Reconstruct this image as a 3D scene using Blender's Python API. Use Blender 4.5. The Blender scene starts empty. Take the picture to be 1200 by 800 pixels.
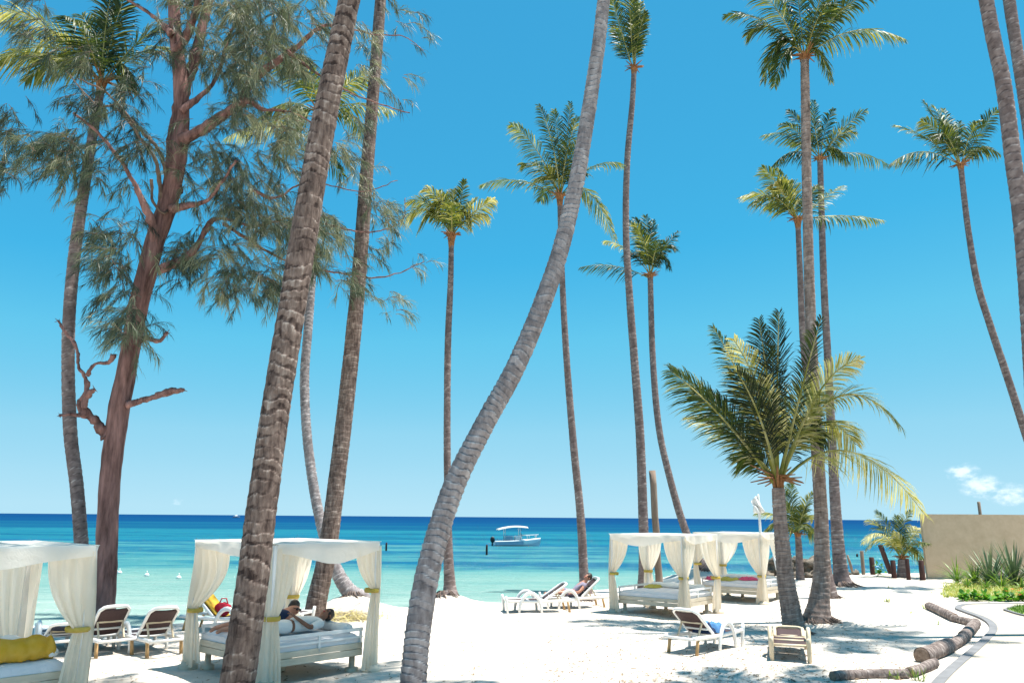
import bpy, bmesh, math, random
from mathutils import Vector, Matrix, noise as mnoise
V = Vector
PI = math.pi
random.seed(7)
scene = bpy.context.scene
COL = scene.collection

# ------------------------------------------------------------------ camera
FPX = 933.3                                   # focal length in photo pixels (1200 wide)
CAM_H = 2.5
PITCH = math.atan(205.7 / FPX)
ROLL = 0.0078
cam_d = bpy.data.cameras.new('camera')
cam_d.sensor_width = 36.0
cam_d.lens = 36.0 * FPX / 1200.0
cam_d.clip_start = 0.1
cam_d.clip_end = 100000
cam = bpy.data.objects.new('camera', cam_d)
COL.objects.link(cam)
CAM_R = Matrix.Rotation(PI / 2 + PITCH, 4, 'X') @ Matrix.Rotation(ROLL, 4, 'Z')
cam.matrix_world = Matrix.Translation((0, 0, CAM_H)) @ CAM_R
scene.camera = cam

# ------------------------------------------------------------------ light and sky
SUN_EL, SUN_AZ = math.radians(74), math.radians(8)     # azimuth counted from +X towards +Y
sun_dir = V((math.cos(SUN_EL) * math.cos(SUN_AZ), math.cos(SUN_EL) * math.sin(SUN_AZ), math.sin(SUN_EL)))
sl = bpy.data.lights.new('sun', 'SUN')
sl.energy = 5.0
sl.angle = math.radians(0.55)
sl.color = (1.0, 0.955, 0.88)
so = bpy.data.objects.new('sun', sl)
COL.objects.link(so)
so.rotation_euler = sun_dir.to_track_quat('Z', 'Y').to_euler()

scene.view_settings.view_transform = 'Standard'
scene.view_settings.look = 'None'
scene.view_settings.exposure = 1.0
scene.view_settings.gamma = 1.0
scene.view_settings.use_curve_mapping = False


def raydir(px, py):
    return (CAM_R.to_3x3() @ V(((px - 600) / FPX, (400 - py) / FPX, -1.0))).normalized()


def at(px, py, Y):
    d = raydir(px, py)
    return V((0, 0, CAM_H)) + d * (Y / d.y)


world = bpy.data.worlds.new('World')
scene.world = world
world.use_nodes = True
wt = world.node_tree
wt.nodes.clear()


def N(t, typ, **kw):
    n = t.nodes.new(typ)
    for k, v in kw.items():
        if k in ('inp',):
            for a, b in v.items():
                n.inputs[a].default_value = b
        else:
            setattr(n, k, v)
    return n


SKY_GAIN = 10 / 2 ** 1.0      # ramp colours are written as they show at exposure 1, strength 0.1


def build_world():
    t = wt
    L = t.links.new
    out = N(t, 'ShaderNodeOutputWorld')
    bg = N(t, 'ShaderNodeBackground', inp={'Strength': 0.1})
    sky = N(t, 'ShaderNodeTexSky', sky_type='NISHITA', sun_disc=False)
    sky.sun_elevation = SUN_EL
    sky.sun_rotation = PI / 2 - SUN_AZ
    sky.air_density = 1.0
    sky.dust_density = 0.0
    sky.ozone_density = 1.0
    # grade of the physical sky towards the saturated tropical blue of the photograph's development
    sep = N(t, 'ShaderNodeSeparateColor')
    L(sky.outputs[0], sep.inputs[0])
    drv = N(t, 'ShaderNodeMath', operation='MULTIPLY')
    drv.inputs[1].default_value = 0.1
    L(sep.outputs[0], drv.inputs[0])
    tint = N(t, 'ShaderNodeValToRGB')
    el = tint.color_ramp.elements
    stops = [(.08, (.036, .32, .62)), (.13, (.050, .385, .72)), (.19, (.060, .470, .82)), (.25, (.130, .580, .865)), (.43, (.30, .685, .90)), (.65, (.40, .745, .925)), (.86, (.47, .785, .94))]
    while len(el) < len(stops):
        el.new(.5)
    for e, (p, c) in zip(el, stops):
        e.position = p
        e.color = (*[v * SKY_GAIN for v in c], 1)
    L(drv.outputs[0], tint.inputs[0])
    tc = N(t, 'ShaderNodeTexCoord')
    # small fair-weather clouds low over the sea
    total = None
    for (px, py, r, k) in [(1128, 553, 0.030, 1.0), (1150, 570, 0.040, .95), (1182, 580, 0.045, .8), (212, 588, 0.040, .55),
                           (250, 594, 0.04, .4), (296, 583, 0.022, .5), (340, 596, .035, .35), (395, 592, .02, .35), (1030, 596, .05, .3), (480, 597, .05, .3)]:
        d = raydir(px, py)
        sub = N(t, 'ShaderNodeVectorMath', operation='SUBTRACT')
        sub.inputs[1].default_value = d
        L(tc.outputs['Generated'], sub.inputs[0])
        sc = N(t, 'ShaderNodeVectorMath', operation='MULTIPLY')
        sc.inputs[1].default_value = (1, 1, 1.7)
        L(sub.outputs[0], sc.inputs[0])
        ln = N(t, 'ShaderNodeVectorMath', operation='LENGTH')
        L(sc.outputs[0], ln.inputs[0])
        mr = N(t, 'ShaderNodeMapRange', inp={'From Min': 0.0, 'From Max': r, 'To Min': k, 'To Max': 0.0})
        L(ln.outputs['Value'], mr.inputs['Value'])
        if total is None:
            total = mr.outputs[0]
        else:
            m = N(t, 'ShaderNodeMath', operation='MAXIMUM')
            L(total, m.inputs[0])
            L(mr.outputs[0], m.inputs[1])
            total = m.outputs[0]
    mp = N(t, 'ShaderNodeMapping')
    mp.inputs['Scale'].default_value = (1, 1, 1.8)
    L(tc.outputs['Generated'], mp.inputs[0])
    nz = N(t, 'ShaderNodeTexNoise', inp={'Scale': 75.0, 'Detail': 7.0, 'Roughness': 0.62})
    L(mp.outputs[0], nz.inputs['Vector'])
    ad = N(t, 'ShaderNodeMath', operation='MULTIPLY')
    L(nz.outputs[0], ad.inputs[0])
    L(total, ad.inputs[1])
    cr = N(t, 'ShaderNodeMapRange', inp={'From Min': 0.20, 'From Max': 0.48, 'To Min': 0.0, 'To Max': 0.75})
    cr.interpolation_type = 'SMOOTHSTEP'
    L(ad.outputs[0], cr.inputs['Value'])
    mix = N(t, 'ShaderNodeMix', data_type='RGBA')
    L(cr.outputs[0], mix.inputs[0])
    L(tint.outputs[0], mix.inputs[6])
    mix.inputs[7].default_value = (.56 * 10, .62 * 10, .66 * 10, 1)
    L(mix.outputs[2], bg.inputs['Color'])
    L(bg.outputs[0], out.inputs['Surface'])


build_world()

# ------------------------------------------------------------------ materials
def mat(name):
    m = bpy.data.materials.new(name)
    m.use_nodes = True
    t = m.node_tree
    b = t.nodes['Principled BSDF']
    return m, t, b


def noise_mat(name, c1, c2, scale=6.0, rough=0.7, bump=0.2, detail=5.0, stretch=(1, 1, 1), spec=0.4, coord='Object', bscale=None, bdist=0.01):
    m, t, b = mat(name)
    L = t.links.new
    tc = N(t, 'ShaderNodeTexCoord')
    mp = N(t, 'ShaderNodeMapping')
    mp.inputs['Scale'].default_value = stretch
    L(tc.outputs[coord], mp.inputs[0])
    nz = N(t, 'ShaderNodeTexNoise', inp={'Scale': scale, 'Detail': detail, 'Roughness': 0.6})
    L(mp.outputs[0], nz.inputs['Vector'])
    cr = N(t, 'ShaderNodeValToRGB')
    cr.color_ramp.elements[0].position = 0.3
    cr.color_ramp.elements[1].position = 0.7
    cr.color_ramp.elements[0].color = (*c1, 1)
    cr.color_ramp.elements[1].color = (*c2, 1)
    L(nz.outputs[0], cr.inputs[0])
    L(cr.outputs[0], b.inputs['Base Color'])
    b.inputs['Roughness'].default_value = rough
    b.inputs['Specular IOR Level'].default_value = spec
    if bump:
        n2 = N(t, 'ShaderNodeTexNoise', inp={'Scale': bscale or scale * 4, 'Detail': 4.0})
        L(mp.outputs[0], n2.inputs['Vector'])
        bp = N(t, 'ShaderNodeBump', inp={'Strength': bump, 'Distance': bdist})
        L(n2.outputs[0], bp.inputs['Height'])
        L(bp.outputs[0], b.inputs['Normal'])
    return m


def tone_mat(name, stops, nscale=8, namp=0.35, rough=0.6, spec=0.3, transl=0.0, tcol=None, stretch=(1, 1, 1), bump=0.3, bscale=30, bdist=0.01):
    """colour from the per-vertex 'tone' plus noise"""
    m, t, b = mat(name)
    L = t.links.new
    at_ = N(t, 'ShaderNodeAttribute', attribute_name='tone')
    tc = N(t, 'ShaderNodeTexCoord')
    mp = N(t, 'ShaderNodeMapping')
    mp.inputs['Scale'].default_value = stretch
    L(tc.outputs['Object'], mp.inputs[0])
    nz = N(t, 'ShaderNodeTexNoise', inp={'Scale': nscale, 'Detail': 6.0, 'Roughness': 0.65})
    L(mp.outputs[0], nz.inputs['Vector'])
    mr = N(t, 'ShaderNodeMapRange', inp={'From Min': 0.25, 'From Max': 0.75, 'To Min': -namp, 'To Max': namp})
    mr.clamp = False
    L(nz.outputs[0], mr.inputs['Value'])
    ad = N(t, 'ShaderNodeMath', operation='ADD')
    L(at_.outputs['Fac'], ad.inputs[0])
    L(mr.outputs[0], ad.inputs[1])
    cr = N(t, 'ShaderNodeValToRGB')
    el = cr.color_ramp.elements
    while len(el) < len(stops):
        el.new(0.5)
    for e, (p, c) in zip(el, stops):
        e.position = p
        e.color = (*c, 1)
    L(ad.outputs[0], cr.inputs[0])
    L(cr.outputs[0], b.inputs['Base Color'])
    b.inputs['Roughness'].default_value = rough
    b.inputs['Specular IOR Level'].default_value = spec
    if bump:
        n2 = N(t, 'ShaderNodeTexNoise', inp={'Scale': bscale, 'Detail': 5.0, 'Roughness': 0.7})
        L(mp.outputs[0], n2.inputs['Vector'])
        bp = N(t, 'ShaderNodeBump', inp={'Strength': bump, 'Distance': bdist})
        L(n2.outputs[0], bp.inputs['Height'])
        L(bp.outputs[0], b.inputs['Normal'])
    if transl:
        tr = N(t, 'ShaderNodeBsdfTranslucent')
        if tcol:
            mx = N(t, 'ShaderNodeMix', data_type='RGBA', blend_type='MULTIPLY')
            mx.inputs[0].default_value = 1
            mx.inputs[7].default_value = (*tcol, 1)
            L(cr.outputs[0], mx.inputs[6])
            L(mx.outputs[2], tr.inputs['Color'])
        else:
            L(cr.outputs[0], tr.inputs['Color'])
        ms = N(t, 'ShaderNodeMixShader', inp={'Fac': transl})
        L(b.outputs[0], ms.inputs[1])
        L(tr.outputs[0], ms.inputs[2])
        L(ms.outputs[0], t.nodes['Material Output'].inputs['Surface'])
    return m


def cloth_mat(name, col, transl=0.35, scale=3.0, var=0.05, rough=0.85):
    m, t, b = mat(name)
    L = t.links.new
    tc = N(t, 'ShaderNodeTexCoord')
    nz = N(t, 'ShaderNodeTexNoise', inp={'Scale': scale, 'Detail': 5.0})
    L(tc.outputs['Object'], nz.inputs['Vector'])
    mx = N(t, 'ShaderNodeMix', data_type='RGBA')
    mx.inputs[6].default_value = (*[max(0, c - var) for c in col], 1)
    mx.inputs[7].default_value = (*[min(1, c + var * .6) for c in col], 1)
    L(nz.outputs[0], mx.inputs[0])
    L(mx.outputs[2], b.inputs['Base Color'])
    b.inputs['Roughness'].default_value = rough
    b.inputs['Specular IOR Level'].default_value = 0.15
    n2 = N(t, 'ShaderNodeTexNoise', inp={'Scale': 9.0, 'Detail': 6.0, 'Roughness': 0.6, 'Distortion': 0.8})
    L(tc.outputs['Object'], n2.inputs['Vector'])
    bp = N(t, 'ShaderNodeBump', inp={'Strength': 0.6, 'Distance': 0.03})
    L(n2.outputs[0], bp.inputs['Height'])
    L(bp.outputs[0], b.inputs['Normal'])
    if transl:
        tr = N(t, 'ShaderNodeBsdfTranslucent')
        L(mx.outputs[2], tr.inputs['Color'])
        ms = N(t, 'ShaderNodeMixShader', inp={'Fac': transl})
        L(b.outputs[0], ms.inputs[1])
        L(tr.outputs[0], ms.inputs[2])
        L(ms.outputs[0], t.nodes['Material Output'].inputs['Surface'])
    return m


def sand_mat():
    m, t, b = mat('white coral sand')
    L = t.links.new
    tc = N(t, 'ShaderNodeTexCoord')
    n1 = N(t, 'ShaderNodeTexNoise', inp={'Scale': 0.6, 'Detail': 8.0, 'Roughness': 0.65})
    L(tc.outputs['Object'], n1.inputs['Vector'])
    cr = N(t, 'ShaderNodeValToRGB')
    cr.color_ramp.elements[0].position = 0.25
    cr.color_ramp.elements[0].color = (0.47, 0.405, 0.335, 1)
    cr.color_ramp.elements[1].position = 0.6
    cr.color_ramp.elements[1].color = (0.66, 0.595, 0.52, 1)
    L(n1.outputs[0], cr.inputs[0])
    # fine speckle of broken leaf and shell
    n3 = N(t, 'ShaderNodeTexNoise', inp={'Scale': 15.0, 'Detail': 4.0, 'Roughness': 0.7})
    L(tc.outputs['Object'], n3.inputs['Vector'])
    sp = N(t, 'ShaderNodeMapRange', inp={'From Min': 0.60, 'From Max': 0.72, 'To Min': 0.0, 'To Max': 0.8})
    L(n3.outputs[0], sp.inputs['Value'])
    n4 = N(t, 'ShaderNodeTexNoise', inp={'Scale': 0.45, 'Detail': 3.0})
    L(tc.outputs['Object'], n4.inputs['Vector'])
    g = N(t, 'ShaderNodeMapRange', inp={'From Min': 0.42, 'From Max': 0.6, 'To Min': 0.1, 'To Max': 1.0})
    L(n4.outputs[0], g.inputs['Value'])
    ml = N(t, 'ShaderNodeMath', operation='MULTIPLY')
    L(sp.outputs[0], ml.inputs[0])
    L(g.outputs[0], ml.inputs[1])
    mx = N(t, 'ShaderNodeMix', data_type='RGBA')
    L(ml.outputs[0], mx.inputs[0])
    L(cr.outputs[0], mx.inputs[6])
    mx.inputs[7].default_value = (0.20, 0.14, 0.10, 1)
    L(mx.outputs[2], b.inputs['Base Color'])
    b.inputs['Roughness'].default_value = 0.95
    b.inputs['Specular IOR Level'].default_value = 0.1
    # footprints and wind ripples
    v = N(t, 'ShaderNodeTexNoise', inp={'Scale': 3.2, 'Detail': 3.0, 'Roughness': 0.55})
    L(tc.outputs['Object'], v.inputs['Vector'])
    bp = N(t, 'ShaderNodeBump', inp={'Strength': 0.9, 'Distance': 0.10})
    L(v.outputs[0], bp.inputs['Height'])
    v2 = N(t, 'ShaderNodeTexNoise', inp={'Scale': 40.0, 'Detail': 3.0})
    L(tc.outputs['Object'], v2.inputs['Vector'])
    bp2 = N(t, 'ShaderNodeBump', inp={'Strength': 0.5, 'Distance': 0.01})
    L(v2.outputs[0], bp2.inputs['Height'])
    L(bp.outputs[0], bp2.inputs['Normal'])
    L(bp2.outputs[0], b.inputs['Normal'])
    return m


def sea_mat():
    m, t, b = mat('clear tropical sea water')
    L = t.links.new
    geo = N(t, 'ShaderNodeNewGeometry')
    sep = N(t, 'ShaderNodeSeparateXYZ')
    L(geo.outputs['Position'], sep.inputs[0])
    # distance off the shore line, which runs obliquely from left-near to right-far
    sh = N(t, 'ShaderNodeMath', operation='MULTIPLY')
    sh.inputs[1].default_value = 0.42
    clx = N(t, 'ShaderNodeClamp', inp={'Min': -14.0, 'Max': 30.0})
    L(sep.outputs[0], clx.inputs[0])
    L(clx.outputs[0], sh.inputs[0])
    # wind streaks and patches of sea grass; the finest band paints ripple light
    def band(sx, sy, scale, detail, lo, hi):
        mp = N(t, 'ShaderNodeMapping')
        mp.inputs['Scale'].default_value = (sx, sy, 1)
        L(geo.outputs['Position'], mp.inputs[0])
        nz = N(t, 'ShaderNodeTexNoise', inp={'Scale': scale, 'Detail': detail, 'Roughness': 0.6})
        L(mp.outputs[0], nz.inputs['Vector'])
        mr = N(t, 'ShaderNodeMapRange', inp={'From Min': 0.3, 'From Max': 0.7, 'To Min': lo, 'To Max': hi})
        L(nz.outputs[0], mr.inputs['Value'])
        return mr.outputs[0]
    lg = N(t, 'ShaderNodeMath', operation='LOGARITHM')
    lg.inputs[1].default_value = 10.0
    L(sep.outputs[1], lg.inputs[0])
    p1 = band(0.005, 0.035, 1.0, 5.0, -0.24, 0.24)
    p2 = band(0.03, 0.2, 1.0, 4.0, -0.07, 0.07)
    a1 = N(t, 'ShaderNodeMath', operation='ADD')
    L(lg.outputs[0], a1.inputs[0])
    L(p1, a1.inputs[1])
    a2 = N(t, 'ShaderNodeMath', operation='ADD')
    L(a1.outputs[0], a2.inputs[0])
    L(p2, a2.inputs[1])
    p3 = band(0.35, 1.5, 1.0, 4.0, -0.075, 0.075)  # light and dark of small ripples, painted into the base colour
    a3 = N(t, 'ShaderNodeMath', operation='ADD')
    L(a2.outputs[0], a3.inputs[0])
    L(p3, a3.inputs[1])
    mr = N(t, 'ShaderNodeMapRange', inp={'From Min': 1.2, 'From Max': 3.6})
    L(a3.outputs[0], mr.inputs['Value'])
    cr = N(t, 'ShaderNodeValToRGB')
    el = cr.color_ramp.elements
    def pos(d):
        return (math.log10(d) - 1.2) / 2.4
    stops = [(18, (.25, .34, .30)), (24, (.165, .27, .245)), (32, (.125, .245, .222)), (46, (.080, .215, .210)), (62, (.035, .185, .215)),
             (74, (.004, .09, .185)), (88, (.008, .115, .20)), (105, (.014, .16, .21)), (140, (.005, .095, .185)), (200, (.006, .10, .185)), (330, (.002, .062, .165)), (900, (.001, .045, .145))]
    while len(el) < len(stops):
        el.new(0.5)
    for e, (d, c) in zip(el, stops):
        e.position = pos(d)
        e.color = (*[v * (1.12 if d < 50 else .95 if d < 140 else .80 if d < 300 else .82) for v in c], 1)
    L(mr.outputs[0], cr.inputs[0])
    L(cr.outputs[0], b.inputs['Base Color'])
    mp = N(t, 'ShaderNodeMapping')
    mp.inputs['Scale'].default_value = (0.55, 1.3, 1)
    L(geo.outputs['Position'], mp.inputs[0])
    w = N(t, 'ShaderNodeTexNoise', inp={'Scale': 1.6, 'Detail': 6.0, 'Roughness': 0.65})
    L(mp.outputs[0], w.inputs['Vector'])
    bp = N(t, 'ShaderNodeBump', inp={'Strength': 0.85, 'Distance': 0.40})
    L(w.outputs[0], bp.inputs['Height'])
    # body colour scattered back from the water and the sandy bed, with a weak surface gloss on top
    df = N(t, 'ShaderNodeBsdfDiffuse')
    L(cr.outputs[0], df.inputs['Color'])
    L(bp.outputs[0], df.inputs['Normal'])
    gl = N(t, 'ShaderNodeBsdfGlossy', inp={'Roughness': 0.15})
    L(bp.outputs[0], gl.inputs['Normal'])
    ms = N(t, 'ShaderNodeMixShader', inp={'Fac': 0.05})
    L(df.outputs[0], ms.inputs[1])
    L(gl.outputs[0], ms.inputs[2])
    L(ms.outputs[0], t.nodes['Material Output'].inputs['Surface'])
    return m


def stucco_mat():
    return noise_mat('tan stucco', (.52, .385, .26), (.62, .475, .335), 3.0, 0.9, 0.5, 8.0, bscale=60, bdist=0.01)


M = {}
M['sand'] = sand_mat()
M['sea'] = sea_mat()
M['path'] = noise_mat('pale concrete', (.40, .345, .27), (.50, .435, .35), 1.2, 0.9, 0.25, 8, bscale=60, bdist=.004)
M['kerb'] = noise_mat('grey kerb stone', (.15, .15, .155), (.22, .22, .225), 3, 0.85, 0.3)
M['lawn'] = noise_mat('lawn', (.10, .20, .03), (.20, .28, .05), 8, 0.8, 0.6, bscale=90)
M['stucco'] = stucco_mat()
M['palm_grey'] = tone_mat('grey palm bark', [(0.0, (.07, .058, .058)), (0.35, (.215, .188, .188)), (0.62, (.34, .31, .31)), (1.0, (.62, .59, .585))],
                          9, .26, .9, .15, stretch=(1, 1, .45), bump=.7, bscale=38, bdist=.02)
M['palm_brown'] = tone_mat('brown palm bark', [(0.0, (.045, .030, .026)), (0.35, (.145, .102, .086)), (0.65, (.25, .185, .155)), (1.0, (.47, .39, .34))],
                           13, .46, .9, .15, stretch=(1, 1, .26), bump=.9, bscale=34, bdist=.03)
M['palm_warm'] = tone_mat('warm ringed palm bark', [(0.0, (.085, .060, .052)), (0.35, (.23, .168, .142)), (0.65, (.35, .27, .235)), (1.0, (.56, .47, .42))],
                          11, .34, .9, .15, stretch=(1, 1, .3), bump=.8, bscale=36, bdist=.02)
M['palm_far'] = tone_mat('slender palm bark', [(0.0, (.055, .039, .037)), (0.4, (.17, .128, .12)), (0.65, (.27, .215, .20)), (1.0, (.50, .44, .41))],
                         7, .22, .9, .15, bump=.4, bscale=30)
M['frond'] = tone_mat('coconut frond', [(0.0, (.012, .022, .010)), (0.30, (.026, .046, .012)), (0.52, (.075, .105, .018)), (0.72, (.24, .235, .045)), (1.0, (.60, .54, .30))],  # palest stop serves yellow leaf and painted leaf glare
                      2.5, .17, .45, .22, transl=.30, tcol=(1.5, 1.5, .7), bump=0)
M['rachis'] = noise_mat('frond stalk', (.22, .20, .05), (.34, .26, .08), 4, .5, 0)
M['husk'] = noise_mat('palm husk', (.15, .06, .025), (.32, .15, .055), 9, .8, .4)
M['dry_frond'] = noise_mat('dry frond', (.20, .11, .06), (.34, .22, .12), 6, .8, .2)
M['coconut'] = noise_mat('coconut', (.12, .14, .03), (.28, .17, .05), 5, .5, 0)
M['cas_bark'] = noise_mat('reddish bark', (.055, .030, .028), (.36, .20, .175), 7.5, .95, 1.0, 10, stretch=(1, 1, .16), spec=.1, bscale=16, bdist=.05)
M['cas_twig'] = noise_mat('grey brown twig', (.09, .055, .04), (.22, .15, .11), 6, .9, 0)
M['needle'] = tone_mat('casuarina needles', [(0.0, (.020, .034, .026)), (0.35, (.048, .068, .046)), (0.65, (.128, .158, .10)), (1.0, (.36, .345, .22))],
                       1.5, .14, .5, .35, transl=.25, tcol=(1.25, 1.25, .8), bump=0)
M['driftwood'] = noise_mat('weathered wood', (.16, .11, .08), (.34, .26, .2), 5, .9, .5, stretch=(1, 1, .2))
M['dark_post'] = noise_mat('dark stained timber', (.035, .014, .012), (.085, .035, .028), 6, .8, .4, stretch=(1, 1, .25))
M['rock'] = noise_mat('weathered rock', (.06, .05, .04), (.27, .22, .17), 3, .9, .8, 9, bscale=14, bdist=.05)
M['log'] = tone_mat('cut palm log bark', [(0.0, (.05, .04, .036)), (0.4, (.19, .15, .135)), (0.65, (.32, .265, .24)), (1.0, (.52, .47, .43))],
                    10, .3, .9, .15, bump=.8, bscale=34, bdist=.02)
M['log_end'] = noise_mat('cut palm end grain', (.16, .10, .07), (.32, .23, .17), 18, .9, .4)
M['white_paint'] = noise_mat('white painted timber', (.70, .69, .67), (.82, .81, .79), 5, .55, .15)
M['bed_wood'] = noise_mat('cream painted bed boards', (.52, .44, .33), (.66, .58, .46), 4, .6, .2, stretch=(1, 1, 5))
M['curtain'] = cloth_mat('cream voile curtain', (.95, .88, .765), .58, 2.5, .05)
M['canopy'] = cloth_mat('white canopy cloth', (.93, .90, .84), .5, 2.5, .04)
M['mattress'] = cloth_mat('white mattress', (.74, .73, .75), 0, 3, .05)
M['gold'] = cloth_mat('gold tie band', (.56, .42, .11), .1, 12, .08)
M['plastic'] = noise_mat('white resin', (.74, .73, .71), (.84, .83, .80), 4, .38, 0, spec=.5)
M['beige_plastic'] = noise_mat('aged cream resin', (.55, .44, .29), (.70, .59, .43), 6, .5, .1)
M['sling'] = noise_mat('dark brown mesh', (.040, .022, .024), (.065, .036, .036), 30, .75, .3)
M['sling_blue'] = noise_mat('dark navy mesh', (.020, .026, .045), (.035, .045, .07), 30, .7, .3)
M['rear_leg'] = noise_mat('ochre resin leg', (.40, .24, .10), (.52, .33, .15), 6, .6, 0)
M['yellow_towel'] = cloth_mat('mustard towel', (.58, .36, .05), 0, 9, .07)
M['blue_towel'] = cloth_mat('blue towel', (.10, .24, .46), 0, 9, .05)
M['navy'] = cloth_mat('navy cloth', (.02, .035, .08), 0, 9, .01)
M['red'] = cloth_mat('red cloth', (.48, .03, .05), 0, 9, .03)
M['pink'] = cloth_mat('pink cloth', (.62, .10, .20), 0, 9, .05)
M['olive'] = cloth_mat('olive yellow cloth', (.45, .40, .10), 0, 9, .05)
M['white_cloth'] = cloth_mat('white cotton', (.80, .79, .77), 0, 6, .03)
M['grey_cloth'] = cloth_mat('grey lilac cotton', (.28, .25, .32), 0, 6, .03)
M['skin'] = noise_mat('tanned skin', (.42, .19, .12), (.50, .245, .165), 8, .5, 0)
M['skin_dark'] = noise_mat('brown skin', (.20, .09, .055), (.26, .12, .075), 8, .5, 0)
M['hair'] = noise_mat('dark hair', (.010, .007, .006), (.035, .022, .016), 30, .5, .5, stretch=(1, 1, .3))
M['black'] = noise_mat('black plastic', (.012, .012, .014), (.02, .02, .024), 10, .35, 0)
M['cup'] = noise_mat('pale blue plastic', (.30, .45, .62), (.36, .5, .66), 10, .3, 0)
M['boat_white'] = noise_mat('boat gelcoat', (.74, .75, .76), (.82, .82, .82), 2, .3, 0, spec=.5)
M['boat_blue'] = noise_mat('boat blue trim', (.30, .36, .46), (.40, .45, .54), 3, .4, 0)
M['boat_glass'] = noise_mat('tinted acrylic', (.04, .09, .16), (.06, .12, .2), 3, .1, 0, spec=.6)
M['metal'] = noise_mat('galvanised tube', (.45, .45, .46), (.6, .6, .6), 6, .4, 0)
M['leaf'] = tone_mat('garden leaf', [(0.0, (.03, .06, .012)), (0.4, (.08, .16, .025)), (0.7, (.17, .27, .045)), (1.0, (.38, .36, .09))],
                     4, .15, .4, .4, transl=.3, tcol=(1.4, 1.5, .7), bump=0)
M['broad'] = tone_mat('bright broad leaf', [(0.0, (.04, .12, .012)), (0.5, (.10, .27, .025)), (1.0, (.24, .40, .06))],
                      4, .15, .35, .5, transl=.3, tcol=(1.3, 1.5, .6), bump=0)
M['agave'] = tone_mat('grey green sword leaf', [(0.0, (.03, .06, .03)), (0.5, (.10, .16, .075)), (1.0, (.26, .30, .15))],
                      3, .15, .45, .4, transl=.12, bump=0)
M['flower'] = noise_mat('orange flower', (.65, .14, .02), (.8, .25, .04), 6, .6, 0)
M['litter'] = noise_mat('dry leaf litter', (.14, .09, .055), (.36, .26, .17), 3, .9, 0)
M['straw'] = noise_mat('dry straw', (.36, .29, .10), (.52, .44, .2), 5, .9, 0)
M['root'] = noise_mat('palm roots', (.09, .065, .055), (.22, .16, .13), 14, .95, .8, bscale=40, bdist=.03)


def stripe_mat():
    m, t, b = mat('striped beach towel')
    L = t.links.new
    tc = N(t, 'ShaderNodeTexCoord')
    mp = N(t, 'ShaderNodeMapping')
    mp.inputs['Rotation'].default_value = (0, 0, .7)
    L(tc.outputs['Object'], mp.inputs[0])
    sp = N(t, 'ShaderNodeSeparateXYZ')
    L(mp.outputs[0], sp.inputs[0])
    ml = N(t, 'ShaderNodeMath', operation='MULTIPLY')
    ml.inputs[1].default_value = 3.2
    L(sp.outputs[0], ml.inputs[0])
    fr = N(t, 'ShaderNodeMath', operation='FRACT')
    L(ml.outputs[0], fr.inputs[0])
    cr = N(t, 'ShaderNodeValToRGB')
    cr.color_ramp.interpolation = 'CONSTANT'
    el = cr.color_ramp.elements
    cols = [(0, (.55, .05, .04)), (.22, (.75, .73, .68)), (.42, (.08, .25, .5)), (.6, (.75, .73, .68)), (.78, (.30, .30, .12))]
    while len(el) < len(cols):
        el.new(.5)
    for e, (p, c) in zip(el, cols):
        e.position = p
        e.color = (*c, 1)
    L(fr.outputs[0], cr.inputs[0])
    L(cr.outputs[0], b.inputs['Base Color'])
    b.inputs['Roughness'].default_value = .9
    return m


M['stripe'] = stripe_mat()


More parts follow.
